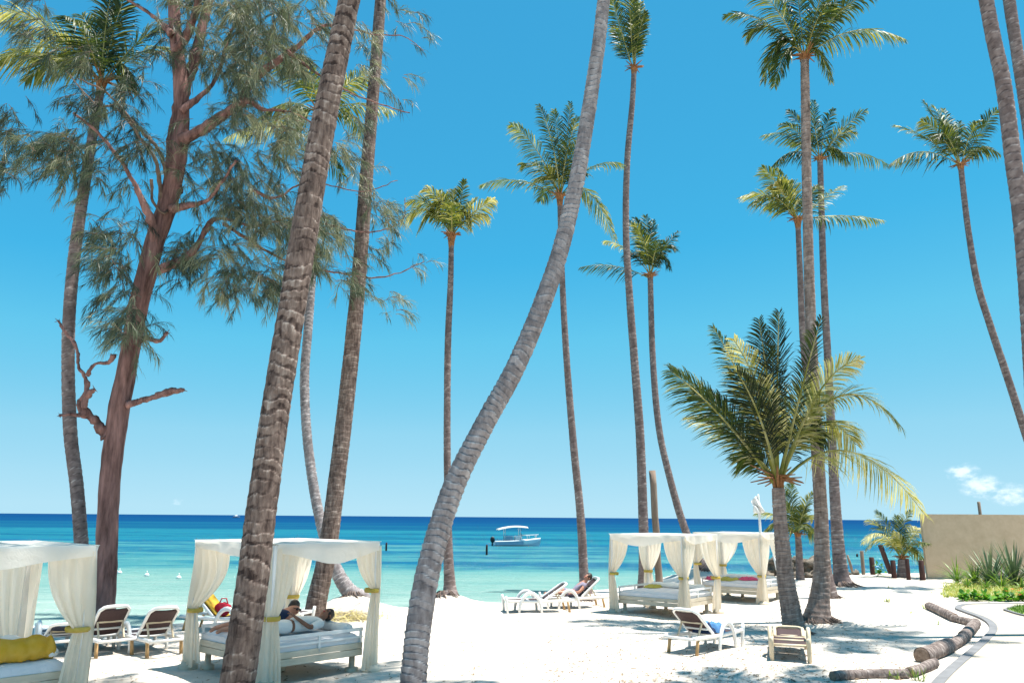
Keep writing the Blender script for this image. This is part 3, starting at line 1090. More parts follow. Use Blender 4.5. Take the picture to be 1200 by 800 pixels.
def build_palms():
    # far left palm beside the casuarina
    palm('slender palm left of the big feathery casuarina, its crown mixed into the casuarina branches',
         [(98, 738, 26), (97, 712, 22), (95, 636, 18), (90, 570, 17), (82, 500, 17), (80, 400, 16), (86, 310, 15.5), (98, 225, 14), (110, 150, 12), (119, 100, 10)], 1.0, M['palm_far'], .16, .10, 14, .04, 1,
         crown=[(-125, -72, 26, .2), (-120, -30, 30, .3), (-122, -2, 26, .1), (-95, -8, 36), (5, -122, 4, -.12), (22, -112, 8, -.15), (-14, -118, -4, -.12), (-42, -100, 8), (76, -55, 24, .3), (64, -76, 14, .1), (-75, -80, 20, .2), (40, 5, 30)],
         leaf=.95, width=.036, nl=60, base=on(-9.3, 18.2))
    # thick foreground palm in front of the middle cabana
    palm('thick brown palm trunk rising in front of the draped cabana with two people',
         [(270, 850, 50), (278, 800, 46.5), (284, 760, 45), (296, 680, 42), (307, 590, 40), (320, 500, 38), (336, 400, 37), (352, 300, 36), (369, 200, 34), (386, 110, 32), (405, 20, 29), (428, -90, 26), (450, -210, 22), (462, -290, 18)],
         .4, M['palm_brown'], .175, .06, 48, .05, 2, generic=dict(n=17, ln=3.2), per=12, rough=.05, base=on(-3.62, 11.05), crev=.16, band=.34)
    palm('reddish palm trunk leaning right just behind the draped cabana with two people',
         [(368, 726, 30), (372, 700, 27), (383, 650, 25), (395, 560, 23), (408, 450, 22), (420, 330, 20), (430, 200, 18), (439, 90, 16), (446, 0, 15), (454, -110, 13), (458, -180, 12)],
         .5, M['palm_brown'], .15, .06, 18, .03, 3, generic=dict(n=16, ln=3.0))
    palm('thin pale palm curving up from a straw covered mound at the water edge',
         [(424, 703, 26), (407, 690, 21), (391, 660, 17), (376, 612, 14.5), (366, 560, 13.5), (359, 500, 13), (357, 440, 12.5), (361, 385, 12), (367, 300, 11), (372, 210, 10), (375, 135, 9)], 1.5, M['palm_grey'], .13, .16, 14, .03, 4,
         crown=[(-62, -65, 12, .3), (-32, -75, 8, .25), (8, -82, 4, .2), (42, -62, 10, .3), (86, -6, 12, .35), (-72, 15, 20, .3), (-118, 18, 10, .4), (60, 42, 24, .15), (-48, 58, 30, .1), (30, 72, 30, .1), (70, -40, 12, .3)], yellow=.2, leaf=.8, width=.040, base=on(-4.3, 22.9))
    palm('straight slim palm with a round yellow green crown, left of the leaning trunk',
         [(527, 699, 30), (527, 686, 17), (525, 640, 12.5), (524.5, 580, 10), (524, 500, 9.5), (525, 400, 9), (528, 330, 8), (529, 278, 7)], .5, M['palm_far'], .15, .10, 12, .02, 5,
         crown=[(-60, -22, 24, .35), (-54, -42, 18, .35), (-40, -4, 32, .3), (-18, -66, 8, .18), (0, -62, 2, .15), (14, -72, -3, .15), (28, -50, 5, .2), (50, -42, 6, .25), (44, -24, 14, .3), (-32, -52, 16, .3), (22, -10, 28, .25), (-22, -18, 34, .3)],
         yellow=.2, leaf=.62, width=.036, nl=44, base=on(-1.88, 24.5))
    palm('tall palm whose crown shows behind the upper part of the leaning trunk',
         [(687, 702, 24), (685, 688, 16), (684, 670, 13), (680, 600, 11), (672, 520, 10), (664, 420, 9), (659, 330, 8), (656, 232, 7)], .6, M['palm_far'], .16, .10, 12, .02, 6,
         crown=[(-94, -24, 14, .05), (-58, -86, 16, .05), (-26, -98, 8), (-6, -112, 3), (12, -110, -2), (24, -70, 4), (78, -52, 18, .1), (66, 50, 34, .25), (-20, -20, 14, .3), (-45, -50, 16, -.05), (30, -30, 20, -.05), (20, -92, 4, .1)],
         leaf=.68, width=.036, nl=46)
    # the leaning one
    palm('grey ringed palm trunk leaning far to the right across the middle of the beach',
         [(483, 826, 41), (485, 790, 36), (491, 730, 34.5), (505, 655, 32.5), (531, 572, 30), (566, 500, 27.5), (608, 422, 26.5), (649, 318, 24), (673, 225, 21.5), (693, 110, 19), (707, 5, 17), (716, -110, 15), (720, -190, 13)],
         1.5, M['palm_grey'], .105, .16, 28, .055, 7, generic=dict(n=16, ln=2.6), per=9, rough=.03)
    palm('tall palm with a narrow upright brush of fronds at the top edge of the sky',
         [(754, 694, 18), (754.5, 660, 14), (753.5, 600, 13), (750, 510, 12), (744, 430, 11), (738, 350, 10), (733.5, 270, 9), (735, 190, 8.5), (741, 120, 7.5), (743, 82, 7)], .4, M['palm_far'], .15, .12, 12, .02, 8,
         crown=[(0, -104, 2, .1), (-8, -112, -3), (8, -112, 2), (-27, -94, -6, .1), (14, -100, 3, .15), (-18, -78, -6), (14, -70, 4, .1)], leaf=.72, width=.045, nl=56, fill=0, face=.9, droop=.45)
    palm('curved thin palm with a ragged dark crown, just right of the narrow crowned palm',
         [(828, 668, 18), (816, 651, 12), (800, 612, 10.5), (785, 560, 9.5), (772, 500, 9), (765, 420, 8.5), (762, 325, 7.5)], 1.0, M['palm_far'], .16, .10, 12, .02, 9,
         crown=[(-82, -11, 8, -.05), (-50, -52, 12, .3), (-26, -74, 10, .05), (-14, -80, 5), (0, -84, 2), (11, -82, 2), (38, -62, -4), (28, -30, 18, -.12), (22, -8, 22, -.12), (-26, -22, 18, -.05), (-20, -60, 8, .2)],
         leaf=.72, width=.040, nl=42, base=on(7.55, 32.2))
    palm('tallest palm of the right hand cluster, thick trunk with orange flower stalks in its crown',
         [(958, 727, 40), (960, 705, 28), (963, 670, 22), (962, 600, 18), (956, 500, 16), (950, 380, 14.5), (946, 240, 13), (944, 130, 12), (943, 70, 11)], .3, M['palm_warm'], .13, .10, 16, .03, 10,
         crown=[(-88, -62, 20, -.05), (-60, -44, 26, .1), (-48, 25, 38, -.05), (-2, -110, 2), (-30, -100, 5), (30, -105, 4), (84, -66, 22), (107, -10, 24, .1), (24, 36, 28, .05), (52, -88, 8), (-42, 42, 30), (72, -92, 10), (-70, -85, 12)],
         leaf=.72, width=.036, nl=54)
    palm('second palm of the right hand cluster, crown halfway up with long level fronds',
         [(988, 686, 30), (985, 668, 20), (980, 610, 15), (975, 520, 12), (970, 420, 10), (965, 320, 9), (961, 188, 7.5)], .4, M['palm_far'], .16, .10, 12, .02, 11,
         crown=[(-66, -30, 14, .1), (-47, -40, 10, .05), (-31, -66, 8), (2, -82, 2), (21, -66, 3), (52, -55, 8), (40, -31, 12, .1), (83, 0, 12, .05), (-60, 12, 16), (-14, -80, 4), (30, 5, 16)], leaf=.75, width=.040, nl=42)
    palm('lowest and thinnest palm of the right hand cluster, with a drooping pale frond',
         [(973, 700, 22), (969, 670, 14), (964, 620, 12), (957, 540, 10.5), (948, 460, 9.5), (941, 400, 8.5), (938, 330, 8), (935, 260, 7)], .4, M['palm_far'], .16, .10, 12, .02, 12,
         crown=[(-66, -30, 16, .25), (-60, -14, 20, .1), (-46, -58, 8, .15), (-18, -71, 4, .1), (68, -56, 4, .2), (99, -2, 6), (0, -58, 3, .15), (30, -48, 5), (-30, -40, 14, .2)], leaf=.72, width=.040, nl=42)
    palm('lone palm with a dark crown standing apart at the right side of the sky',
         [(1262, 690, 20), (1240, 620, 13), (1219, 560, 11), (1200, 502, 10), (1180, 440, 9.5), (1160, 380, 9), (1145, 330, 8.5), (1134, 265, 7.5), (1126, 196, 7)], 0, M['palm_far'], .16, .10, 12, .02, 13,
         crown=[(-93, 6, 18, -.1), (-67, -59, 10), (-43, -56, 12, .25), (-28, -91, 4), (-13, -90, 3, .1), (6, -92, 2), (18, -70, 4), (40, -65, 4), (46, -33, 10), (42, -14, 14), (-30, -30, 22), (0, -75, 2, .12)],
         leaf=.85, width=.045, nl=42)
    palm('thick palm trunk cut by the right edge of the photo, nearer of the two there',
         [(1226, 815, 30), (1222, 700, 25), (1216, 560, 23), (1209, 420, 21.5), (1199, 280, 20.5), (1187, 185, 20), (1176, 100, 19), (1163, 40, 18), (1150, -30, 17), (1132, -120, 15), (1125, -190, 13)],
         .3, M['palm_far'], .15, .11, 18, .03, 14, generic=dict(n=15, ln=2.8))
    palm('slimmer palm trunk at the upper right corner of the photo, behind the thicker one',
         [(1262, 745, 26), (1250, 600, 19), (1236, 420, 17.5), (1222, 270, 16.5), (1207, 160, 15.5), (1194, 75, 15), (1181, -10, 14.5), (1168, -110, 13), (1162, -190, 12)],
         .3, M['palm_far'], .15, .11, 14, .03, 15, generic=dict(n=14, ln=2.8))
    # short front palm
    palm('short full crowned palm in front of the right hand cluster, a lounger at its foot',
         [(931, 741, 34), (928, 722, 28), (921, 680, 23), (917, 640, 20), (914, 605, 18), (912, 572, 17)], .1, M['palm_warm'], .085, .14, 18, .02, 16,
         crown=[(-126, -136, 12, .0, 1.0), (-110, -158, 14, .05, 1.0), (-95, -86, 22, .40, 1.0), (-72, -190, 8, -.05, .8), (-58, -168, 22, .28, .9), (-28, -190, 3, -.34, .9), (-5, -198, 1, -.36, 1.0), (22, -185, -3, -.34, .9), (44, -192, -6, -.28, .9), (-4, -135, 4, .12, 1.15),
                (-55, -130, 10, -.2, 1.0), (94, -148, 34, .30, 1.0), (60, -120, 22, .22, 1.1), (150, -70, 72, .36, 1.1), (108, -55, 50, .30, 1.1), (204, 28, 60, .40, 1.35), (62, -60, 34, -.1, 1.0), (-88, -118, 20, -.15, 1.0), (-46, -30, 18, .1, .7)],  # pale tone of the right fronds: yellow leaf plus painted sun glare
         leaf=.92, width=.026, nl=86, fill=0, droop=.5, face=.85, bare=.2, roots=True, hangk=.45, rr=.040, huskl=1.5)
    # dead fronds hanging under its heart
    # young ones
    palm('small young palm standing between the rocks and the flagpole cabana',
         [(938, 679, 12), (937, 660, 10), (936, 640, 9), (935, 628, 8)], 0, M['palm_far'], .12, .12, 10, .02, 17,
         crown=[(-48, -26, 10, .1), (-42, 0, 16, .25), (2, -62, 2, .1), (8, -34, 4, .1), (20, -20, 12, .3), (-20, -45, 6), (-12, -60, 3), (14, -50, 4), (26, 4, 16, .2), (-28, 8, 16, .1)],
         leaf=.7, width=.036, nl=40, roots=False, yellow=.1, group='young palms')
    palm('bushy young palm among the dark posts beside the tan wall',
         [(1057, 676, 14), (1057, 668, 12), (1057, 655, 10)], 0, M['palm_far'], .12, .12, 10, .02, 18,
         crown=[(-50, -18, 20, .45), (-30, -44, 10, .2), (-18, -56, 5, .05), (2, -50, 3), (16, -56, 10, .2), (42, -22, 20, .4), (-36, -10, 18, .3), (28, -36, 10, .25), (34, -6, 18, .3), (-10, -30, 8, .25), (30, 4, 16, .1)],
         leaf=.62, width=.036, nl=34, roots=False, group='young palms')


build_palms()


# ------------------------------------------------------------------ casuarina
def casuarina():
    rng = random.Random(21)
    base = on(-8.76, 17.9)
    Y = base.y
    root = empty('casuarina_tree', base, 'large feathery casuarina with reddish leaning trunk and drooping needle sprays', 'tree')
    pix = [(119, 738, 40), (120, 716, 33), (122, 690, 30), (125, 640, 27), (129, 560, 26), (139, 485, 26), (149, 430, 25), (162, 360, 25), (179, 292, 25), (196, 240, 24), (209, 180, 22), (213, 120, 19), (208, 60, 17), (204, 15, 15), (203, -50, 13), (206, -130, 10)]
    pts = path4([(a, b, c * .88) for a, b, c in pix], Y, Y + .3)
    pts = [(pts[0][0], pts[0][1], base.z - .2, pts[0][3] * 1.1)] + pts
    s = spline(pts, .06)
    P = [V(a[:3]) for a in s]
    R = [a[3] for a in s]
    fr = frames(P)
    mb = MB()
    n = 22
    L = 0
    for i, p in enumerate(P):
        L += (P[i] - P[i - 1]).length if i else 0
        for k in range(n):
            th = 2 * PI * k / n
            d = fr[i][0] * math.cos(th) + fr[i][1] * math.sin(th)
            q = .05 * mnoise.noise(V((math.cos(th) * 16, math.sin(th) * 16, L * 4.))) + .11 * mnoise.noise(V((math.cos(th) * 4, math.sin(th) * 4, L * .8))) + .06 * mnoise.noise(V((math.cos(th) * 9, math.sin(th) * 9, L * 2.5)))
            mb.v.append(p + d * R[i] * (1 + q))
            mb.t.append(.5)
    for i in range(len(P) - 1):
        for k in range(n):
            k2 = (k + 1) % n
            mb.f.append((i * n + k, i * n + k2, (i + 1) * n + k2, (i + 1) * n + k))
    mb.build('trunk', M['cas_bark'], root, off=base)

    def limb(pix, dY0, dY1, name='branch', m=None, n=8, jit=0):
        pts = path4(pix, Y + dY0, Y + dY1)
        if jit:
            pts = [(a + rng.gauss(0, jit), b, c + rng.gauss(0, jit), r) for a, b, c, r in pts]
        # depth by order along the limb rather than by height
        out = []
        for i, (px, py, w) in enumerate(pix):
            if i and w < 6:
                px, py = px + rng.gauss(0, 3), py + rng.gauss(0, 3.5)
                w *= .8
            p = at(px, py, Y + dY0 + (dY1 - dY0) * i / (len(pix) - 1))
            dep = (p - V((0, 0, CAM_H))).length
            out.append((p.x, p.y, p.z, w / 2 * dep / FPX))
        brk = name == 'broken_branch'
        s = spline(out, .045 if brk else .12)
        b = MB()
        kn = .007 if brk else .008
        b.tube([V(a[:3]) + V((rng.gauss(0, kn), rng.gauss(0, kn), rng.gauss(0, kn))) for a in s], [max(.006, a[3] * (1 + (.45 if brk else .3) * mnoise.noise(V((a[0] * 7, a[2] * 7, 3))) + rng.uniform(-.12, .12))) for a in s], n)
        if brk:
            e = V(s[-1][:3])
            for _ in range(7):
                b.tube([e, e + V((rng.gauss(0, .05), rng.gauss(0, .04), rng.gauss(0, .05)))], [.016, .003], 4)
        b.build(name, m or M['cas_bark'], root, off=base)

    limb([(205, 225, 16), (202, 180, 15), (212, 120, 13), (228, 70, 11), (240, 20, 9), (255, -40, 6)], .2, 1.4)
    limb([(212, 165, 13), (240, 150, 11), (265, 133, 10), (284, 120, 10), (291, 100, 9), (315, 78, 8), (345, 58, 6), (372, 34, 5), (402, 27, 3), (440, 40, 2), (470, 46, 1.4), (500, 60, 1)], 0, -1.6)
    limb([(284, 120, 9), (292, 118, 7), (310, 126, 5), (340, 130, 3), (370, 145, 2)], -.8, -.2)
    limb([(206, 60, 11), (222, 35, 9), (232, 0, 7), (240, -40, 6)], 0, -.8)
    limb([(201, 40, 9), (180, 22, 5), (150, 0, 4), (120, -20, 3)], 0, .3)
    limb([(182, 285, 13), (178, 262, 10), (162, 225, 6), (140, 190, 5), (118, 155, 4), (90, 130, 3)], .1, -1.2)
    limb([(190, 245, 8), (182, 200, 5), (165, 160, 4), (140, 130, 3), (110, 115, 2), (80, 82, 1.5)], .1, -.9, m=M['cas_twig'])
    limb([(200, 230, 7), (188, 180, 5), (160, 145, 4), (125, 115, 2.5), (95, 90, 1.5)], .1, -.6, m=M['cas_twig'])
    limb([(184, 318, 11), (205, 308, 9), (228, 292, 7), (246, 262, 6), (262, 262, 5), (300, 266, 4), (340, 255, 3), (380, 262, 2)], .1, 1.0)
    limb([(200, 245, 9), (225, 240, 7), (243, 235, 5), (258, 215, 4), (280, 190, 3)], 0, -.8)
    limb([(295, 222, 4), (315, 232, 4), (330, 230, 3), (360, 215, 2), (420, 225, 1.5), (470, 215, 1.)], -.4, .3)
    limb([(213, 130, 8), (250, 90, 5), (270, 40, 4), (300, 10, 3)], 0, 1.2)
    limb([(335, 60, 4), (380, 90, 3), (430, 120, 2), (480, 130, 1.5)], -1., -.2)
    limb([(262, 262, 4), (330, 300, 3), (400, 320, 2.5), (450, 325, 2), (490, 308, 1.2)], .6, 1.0)
    limb([(380, 262, 2.5), (430, 275, 2), (470, 265, 1.5), (480, 230, 1)], 1., 1.2)
    limb([(178, 210, 4), (182, 240, 3.5), (190, 256, 3), (196, 248, 4)], -.3, 0, m=M['cas_twig'])
    # broken stubs low on the trunk
    limb([(124, 512, 11), (113, 494, 10), (98, 482, 9), (95, 470, 8), (103, 462, 7), (110, 455, 4)], 0, -.5, 'broken_branch')
    limb([(98, 478, 7), (102, 455, 6), (101, 440, 5), (95, 425, 5), (90, 410, 4), (76, 390, 4), (73, 378, 4), (68, 377, 2)], -.4, -.5, 'broken_branch')
    limb([(102, 440, 5), (112, 430, 4), (125, 422, 5), (133, 416, 6)], -.5, -.6, 'broken_branch')
    limb([(94, 486, 4), (82, 484, 4), (70, 486, 3)], -.4, -.7, 'broken_branch')
    limb([(150, 474, 10), (166, 469, 7), (180, 465, 6.5), (195, 460, 8), (205, 458, 8), (214, 456, 5)], 0, -.4, 'broken_branch')
    limb([(160, 400, 9), (172, 396, 6), (182, 392, 5), (193, 390, 4)], 0, -.2, 'broken_branch')

    # needle sprays
    ell = [(60, 60, 55, 40, .6, 0), (22, 28, 30, 28, .4, 0), (50, 150, 45, 35, .95, 0), (28, 190, 30, 32, .9, 0), (8, 220, 12, 26, .6, 0), (90, 130, 40, 40, .8, 0), (100, 182, 38, 32, .85, 0), (70, 200, 30, 28, .6, 0),
           (150, 178, 30, 34, .9, 0), (148, 288, 34, 30, .95, -1), (128, 268, 20, 25, .7, -1), (170, 140, 25, 40, .6, 0), (160, 235, 22, 25, .6, 0), (115, 225, 20, 20, .4, 0),
           (206, 288, 24, 36, .8, 1), (218, 308, 25, 26, .9, 1), (185, 60, 25, 50, .5, 0),
           (262, 48, 46, 50, 1.3, 0), (300, 62, 46, 48, 1.3, 0), (285, 112, 38, 36, .8, -1), (240, 200, 36, 48, 1.0, 1), (262, 256, 42, 44, 1.2, 1), (290, 312, 36, 46, 1.3, 1), (310, 240, 42, 48, 1.2, 1),
           (332, 318, 28, 32, .9, 1), (340, 180, 40, 46, .8, 0), (352, 275, 28, 40, .8, 1), (268, 320, 24, 36, .9, 1), (330, 120, 40, 30, .6, -1), (350, 45, 42, 42, .8, -1), (392, 318, 28, 36, .7, 1), (402, 205, 28, 46, .5, 0),
           (380, 250, 30, 40, .6, 0), (300, 160, 40, 30, .6, 0), (250, 10, 60, 25, 1., 0), (330, 5, 50, 20, .8, -1),
           (440, 42, 38, 34, .30, -1), (492, 50, 34, 18, .32, -1), (470, 15, 30, 20, .2, -1), (452, 128, 20, 28, .25, -1), (462, 240, 22, 40, .32, 0), (452, 326, 26, 34, .42, 1), (472, 305, 20, 18, .35, 1), (440, 280, 28, 36, .4, 1),
           (470, 368, 8, 16, .25, 1), (420, 352, 14, 20, .4, 1), (425, 90, 25, 25, .3, -1), (420, 160, 20, 30, .3, 0),
           (128, 324, 14, 12, 2.6, -1), (150, 376, 8, 14, 6.5, -.7), (151, 398, 8, 12, 5, -.7), (136, 350, 10, 12, 2.2, -1), (172, 384, 10, 8, 1.2, 0)]
    nd = MB()
    tw = MB()
    nv, nf, nt = nd.v, nd.f, nd.t
    down = V((0, 0, -1))
    for (cx, cy, rx, ry, dn, dd) in ell:
        count = max(3, int(rx * ry * dn * .045))
        cl = []
        for _ in range(max(2, int(count / 11))):
            a, r = rng.uniform(0, 2 * PI), rng.random() ** .5
            cl.append((cx + math.cos(a) * r * rx, cy + math.sin(a) * r * ry, rng.gauss(0, .10)))
        for _ in range(count):
            kx, ky, ktone = rng.choice(cl)
            px, py = kx + rng.gauss(0, 7.5), ky + rng.gauss(0, 8.5)
            dY = dd * .8 + rng.uniform(-1.6, 1.6)
            p0 = at(px, py - 8, Y + dY)
            out = (px - 200) / 200
            dirv = V((out * .55 + rng.gauss(0, .45), rng.gauss(0, .4), rng.uniform(-.45, .35))).normalized()
            L_ = rng.uniform(.35, .75) * (.65 if dn < .45 else 1)
            pts = []
            p = p0.copy()
            d = dirv.copy()
            for k in range(6):
                pts.append(p.copy())
                p = p + d * (L_ / 5)
                d = (d + down * .22 + V((rng.gauss(0, .1), rng.gauss(0, .1), 0))).normalized()
            tw.tube(pts, [.008, .007, .006, .005, .004, .003], 3, False)
            tnb = ktone + rng.gauss(.48, .13) + (.17 if cx > 230 else -.03)  # right side sprays paler, their highlights put into the needle tone
            nn = int((44 if dn > .45 else 30))
            for k in range(nn):
                u = rng.uniform(.05, 1.0) * 4.98
                i = int(u)
                q = pts[i].lerp(pts[i + 1], u - i)
                ax = (pts[i + 1] - pts[i]).normalized()
                nl = rng.uniform(.18, .40)
                dv = (ax * .75 + V((rng.gauss(-.06, .30), rng.gauss(0, .30), rng.gauss(-.22, .28)))).normalized()
                e1 = q + dv * nl * .55
                e2 = e1 + (dv + down * rng.uniform(.35, .9)).normalized() * nl * .5
                th = rng.uniform(0, 2 * PI)
                wv = V((math.cos(th), math.sin(th), .3)) * rng.uniform(.0042, .0072)
                o = len(nv)
                nv.extend((q - wv * .6, q + wv * .6, e1 + wv, e1 - wv, e2))
                nf.append((o, o + 1, o + 2, o + 3))
                nf.append((o + 3, o + 2, o + 4))
                t_ = tnb + rng.gauss(0, .08)
                nt.extend((t_, t_, t_, t_, t_ + .12))
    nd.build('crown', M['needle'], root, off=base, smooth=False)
    tw.build('twigs', M['cas_twig'], root, off=base)
    print('needles', len(nf))


casuarina()


# ------------------------------------------------------------------ cabanas
CA, CB, CHT = 1.95, 2.42, 2.05      # side along local x, side along local y, height


def curtain(corner, dx, dy, seed, tie_h=1.05, spread=.5, bulge=0., low=.16):
    """an L of pleated voile hugging a corner post; dx, dy = +-1 directions along the two beams"""
    rng = random.Random(seed)
    mb = MB()
    rows = []
    nu, nh = 60, 34
    ph = rng.uniform(0, 6)
    for j in range(nh + 1):
        h = j / nh
        z = (CHT - .05) * (1 - h) + .03 * h
        tt = (CHT - .05 - z) / (CHT - .05 - tie_h)
        if tt < 1:
            s = low * .5 + (spread - low * .5) * (1 - tt ** 2.3)
            push = .03 + .02 * tt
        else:
            b = (z - .03) / (tie_h - .03)
            s = low * .5 + (.15) * (1 - b) ** .7
            push = .05
        bl = bulge * math.sin(PI * min(1, max(0, tt))) ** 1.0 if tt < 1 else 0
        row = []
        for i in range(nu + 1):
            u = -1 + 2 * i / nu
            d = abs(u) * s
            fold = .030 * math.sin(u * 21 + ph + .8 * math.sin(h * 3 + ph)) * (.45 + .55 * min(1, s / .3)) + .012 * math.sin(u * 43 + h * 4 + ph * 2)
            if u < 0:
                x = corner[0] + dx * d
                y = corner[1] - dy * (push + fold)
                y += dy * bl * abs(u)
            else:
                x = corner[0] - dx * (push + fold)
                y = corner[1] + dy * d
                x += dx * bl * abs(u)
            # round off the inner corner of the L
            k = max(0, 1 - abs(u) * 4)
            x -= dx * (push + .01) * k * .6
            y -= dy * (push + .01) * k * .6
            row.append(V((x, y, z)))
        rows.append(row)
    mb.grid(rows)
    tie = MB()
    tp = []
    for k in range(13):
        th = 2 * PI * k / 12
        tp.append(V((corner[0] + dx * (low * .16) + math.cos(th) * (.08 + low * .26), corner[1] + dy * (low * .16) + math.sin(th) * (.08 + low * .26), tie_h)))
    tie.grid([[p + V((0, 0, .034)) for p in tp], [p + V((0, 0, 0)) + (p - V((corner[0], corner[1], tie_h))) * .06 for p in tp], [p - V((0, 0, .034)) for p in tp]])
    return mb, tie


def cabana(name_label, seed, F, ang, opts, near_rail=True):
    root = empty('cabana', F, name_label, 'cabana', 'draped white daybed cabanas', rz=ang)
    rng = random.Random(seed)
    cs = [(0, 0, 1, 1), (CA, 0, -1, 1), (CA, CB, -1, -1), (0, CB, 1, -1)]
    for i, (x, y, dx, dy) in enumerate(cs):
        p = MB()
        p.box((x, y, CHT / 2 - .05), (.085, .085, CHT + .1))
        po = p.build('post', M['white_paint'], root, bevel=.008, smooth=False)
        f = MB()
        f.tube([(x, y, -.06), (x, y, .05), (x, y, .06), (x, y, .10)], [.16, .16, .12, .11], 14)
        f.build('foot_disc', M['bed_wood'], po)
    fr = MB()
    for (a, b) in ((0, 1), (1, 2), (2, 3), (3, 0)):
        pa, pb = V((*cs[a][:2], CHT - .03)), V((*cs[b][:2], CHT - .03))
        d = (pb - pa).normalized()
        fr.beam(pa + d * .045, pb - d * .045, .06, .085)
    for k in (1, 2):
        fr.beam((CA * k / 3, .03, CHT - .045), (CA * k / 3, CB - .03, CHT - .045), .04, .05)
    fr.build('roof_frame', M['white_paint'], root, smooth=False)
    cn = MB()
    rows = []
    for j in range(29):
        v = j / 28
        row = []
        for i in range(25):
            u = i / 24
            sag = .07 * abs(math.sin(u * PI * 3)) * (.6 + .4 * math.sin(v * PI)) + .012 * mnoise.noise(V((u * 9, v * 9, seed)))
            row.append(V((-.06 + (CA + .12) * u, -.06 + (CB + .12) * v, CHT + .028 - sag * (0 if i in (0, 24) else 1) * .6 + (.0 if 0 < j < 28 else 0))))
        rows.append(row)
    cn.grid(rows)
    cn.build('canopy', M['canopy'], root, solid=.006)
    # swagged valances, one per side
    for q, (a, b) in enumerate(((0, 1), (1, 2), (2, 3), (3, 0))):
        pa, pb = V((*cs[a][:2], 0)), V((*cs[b][:2], 0))
        n = (pb - pa).cross(V((0, 0, 1))).normalized()
        ph = rng.uniform(0, 5)
        dp = rng.uniform(.17, .24)
        rows = []
        for j in range(9):
            row = []
            for i in range(41):
                u = i / 40
                drop = dp * (.62 + .75 * math.sin(PI * u) * (.75 + .35 * math.sin(u * 5 + ph))) * j / 8
                fold = .015 * math.sin(u * 26 + ph) * j / 8 + .025 * math.sin(u * 9 + ph) * j / 8
                p = pa.lerp(pb, u) + n * (.075 + fold) + V((0, 0, CHT + .03 - drop))
                row.append(p)
            rows.append(row)
        v = MB()
        v.grid(rows)
        v.build('valance', M['canopy'], root)
    for i, (x, y, dx, dy) in enumerate(cs):
        o = opts.get(i, {})
        cm, tm = curtain((x, y), dx, dy, seed * 10 + i, **o)
        c = cm.build('curtain', M['curtain'], root)
        tm.build('tie_band', M['gold'], c, solid=.012)
    # daybed
    bf = MB()
    x0, x1, y0, y1 = .12, CA - .12, .12, CB - .12
    for z, h in ((.30, .10), (.405, .09)):
        bf.box(((x0 + x1) / 2, y0, z), (x1 - x0, .035, h))
        bf.box(((x0 + x1) / 2, y1, z), (x1 - x0, .035, h))
        bf.box((x0, (y0 + y1) / 2, z), (.035, y1 - y0 - .04, h))
        bf.box((x1, (y0 + y1) / 2, z), (.035, y1 - y0 - .04, h))
    bf.box(((x0 + x1) / 2, (y0 + y1) / 2, .41), (x1 - x0 - .04, y1 - y0 - .04, .03))
    bf.build('bed_frame', M['bed_wood'], root, smooth=False)
    for (x, y) in ((x0 + .1, y0 + .12), (x1 - .1, y0 + .12), (x1 - .1, y1 - .12), (x0 + .1, y1 - .12), ((x0 + x1) / 2, (y0 + y1) / 2)):
        l = MB()
        l.tube([(x, y, -.05), (x, y, .05), (x, y, .06), (x, y, .26)], [.11, .11, .05, .05], 12)
        l.build('bed_leg', M['bed_wood'], root)
    mt = MB()
    rows = []
    X = [x0 + .02 + (x1 - x0 - .04) * i / 24 for i in range(25)]
    Yv = [y0 + .02 + (y1 - y0 - .04) * j / 28 for j in range(29)]
    def mz(x, y):
        ed = min(x - X[0], X[-1] - x, y - Yv[0], Yv[-1] - y)
        return .59 - .045 * math.exp(-ed / .03) + .012 * mnoise.noise(V((x * 4, y * 4, seed)))
    rows.append([V((x, Yv[0], .43)) for x in X])
    for y in Yv:
        rows.append([V((x, y, mz(x, y))) for x in X])
    rows.append([V((x, Yv[-1], .43)) for x in X])
    mt.grid(rows)
    for x in (X[0], X[-1]):
        mt.grid([[V((x, y, .43)) for y in Yv], [V((x, y, mz(x, y))) for y in Yv]])
    mt.build('mattress', M['mattress'], root)
    # bolster along the far right end (local x = CA side)
    bl = MB()
    n = 20
    pts = [V((x1 - .15, y0 + .1 + (y1 - y0 - .2) * k / n, .66 + .01 * mnoise.noise(V((k * .6, seed, 0))))) for k in range(n + 1)]
    bl.tube(pts, [.03] + [.10 + .008 * math.sin(k * 1.3) for k in range(n - 1)] + [.03], 12, squash=.75)
    bl.build('bolster', M['white_cloth'], root)
    # low safety rails
    for nm, a, b in (('rail', (x0, y0, 0), (x1, y0, 0)), ('rail', (x0, y1, 0), (x1, y1, 0)))[0 if near_rail else 1:]:
        r = MB()
        a, b = V(a), V(b)
        r.beam(a + V((0, 0, .66)), b + V((0, 0, .66)), .035, .05)
        r.beam(a + V((0, 0, .54)), b + V((0, 0, .54)), .03, .03)
        for k in (.02, .5, .98):
            p = a.lerp(b, k)
            r.beam(p + V((0, 0, .40)), p + V((0, 0, .64)), .035, .035)
        r.build(nm, M['white_paint'], root, smooth=False)
    return root


def to_world(root, p):
    return Matrix.Translation(root.location) @ Matrix.Rotation(root.rotation_euler.z, 4, 'Z') @ V(p)


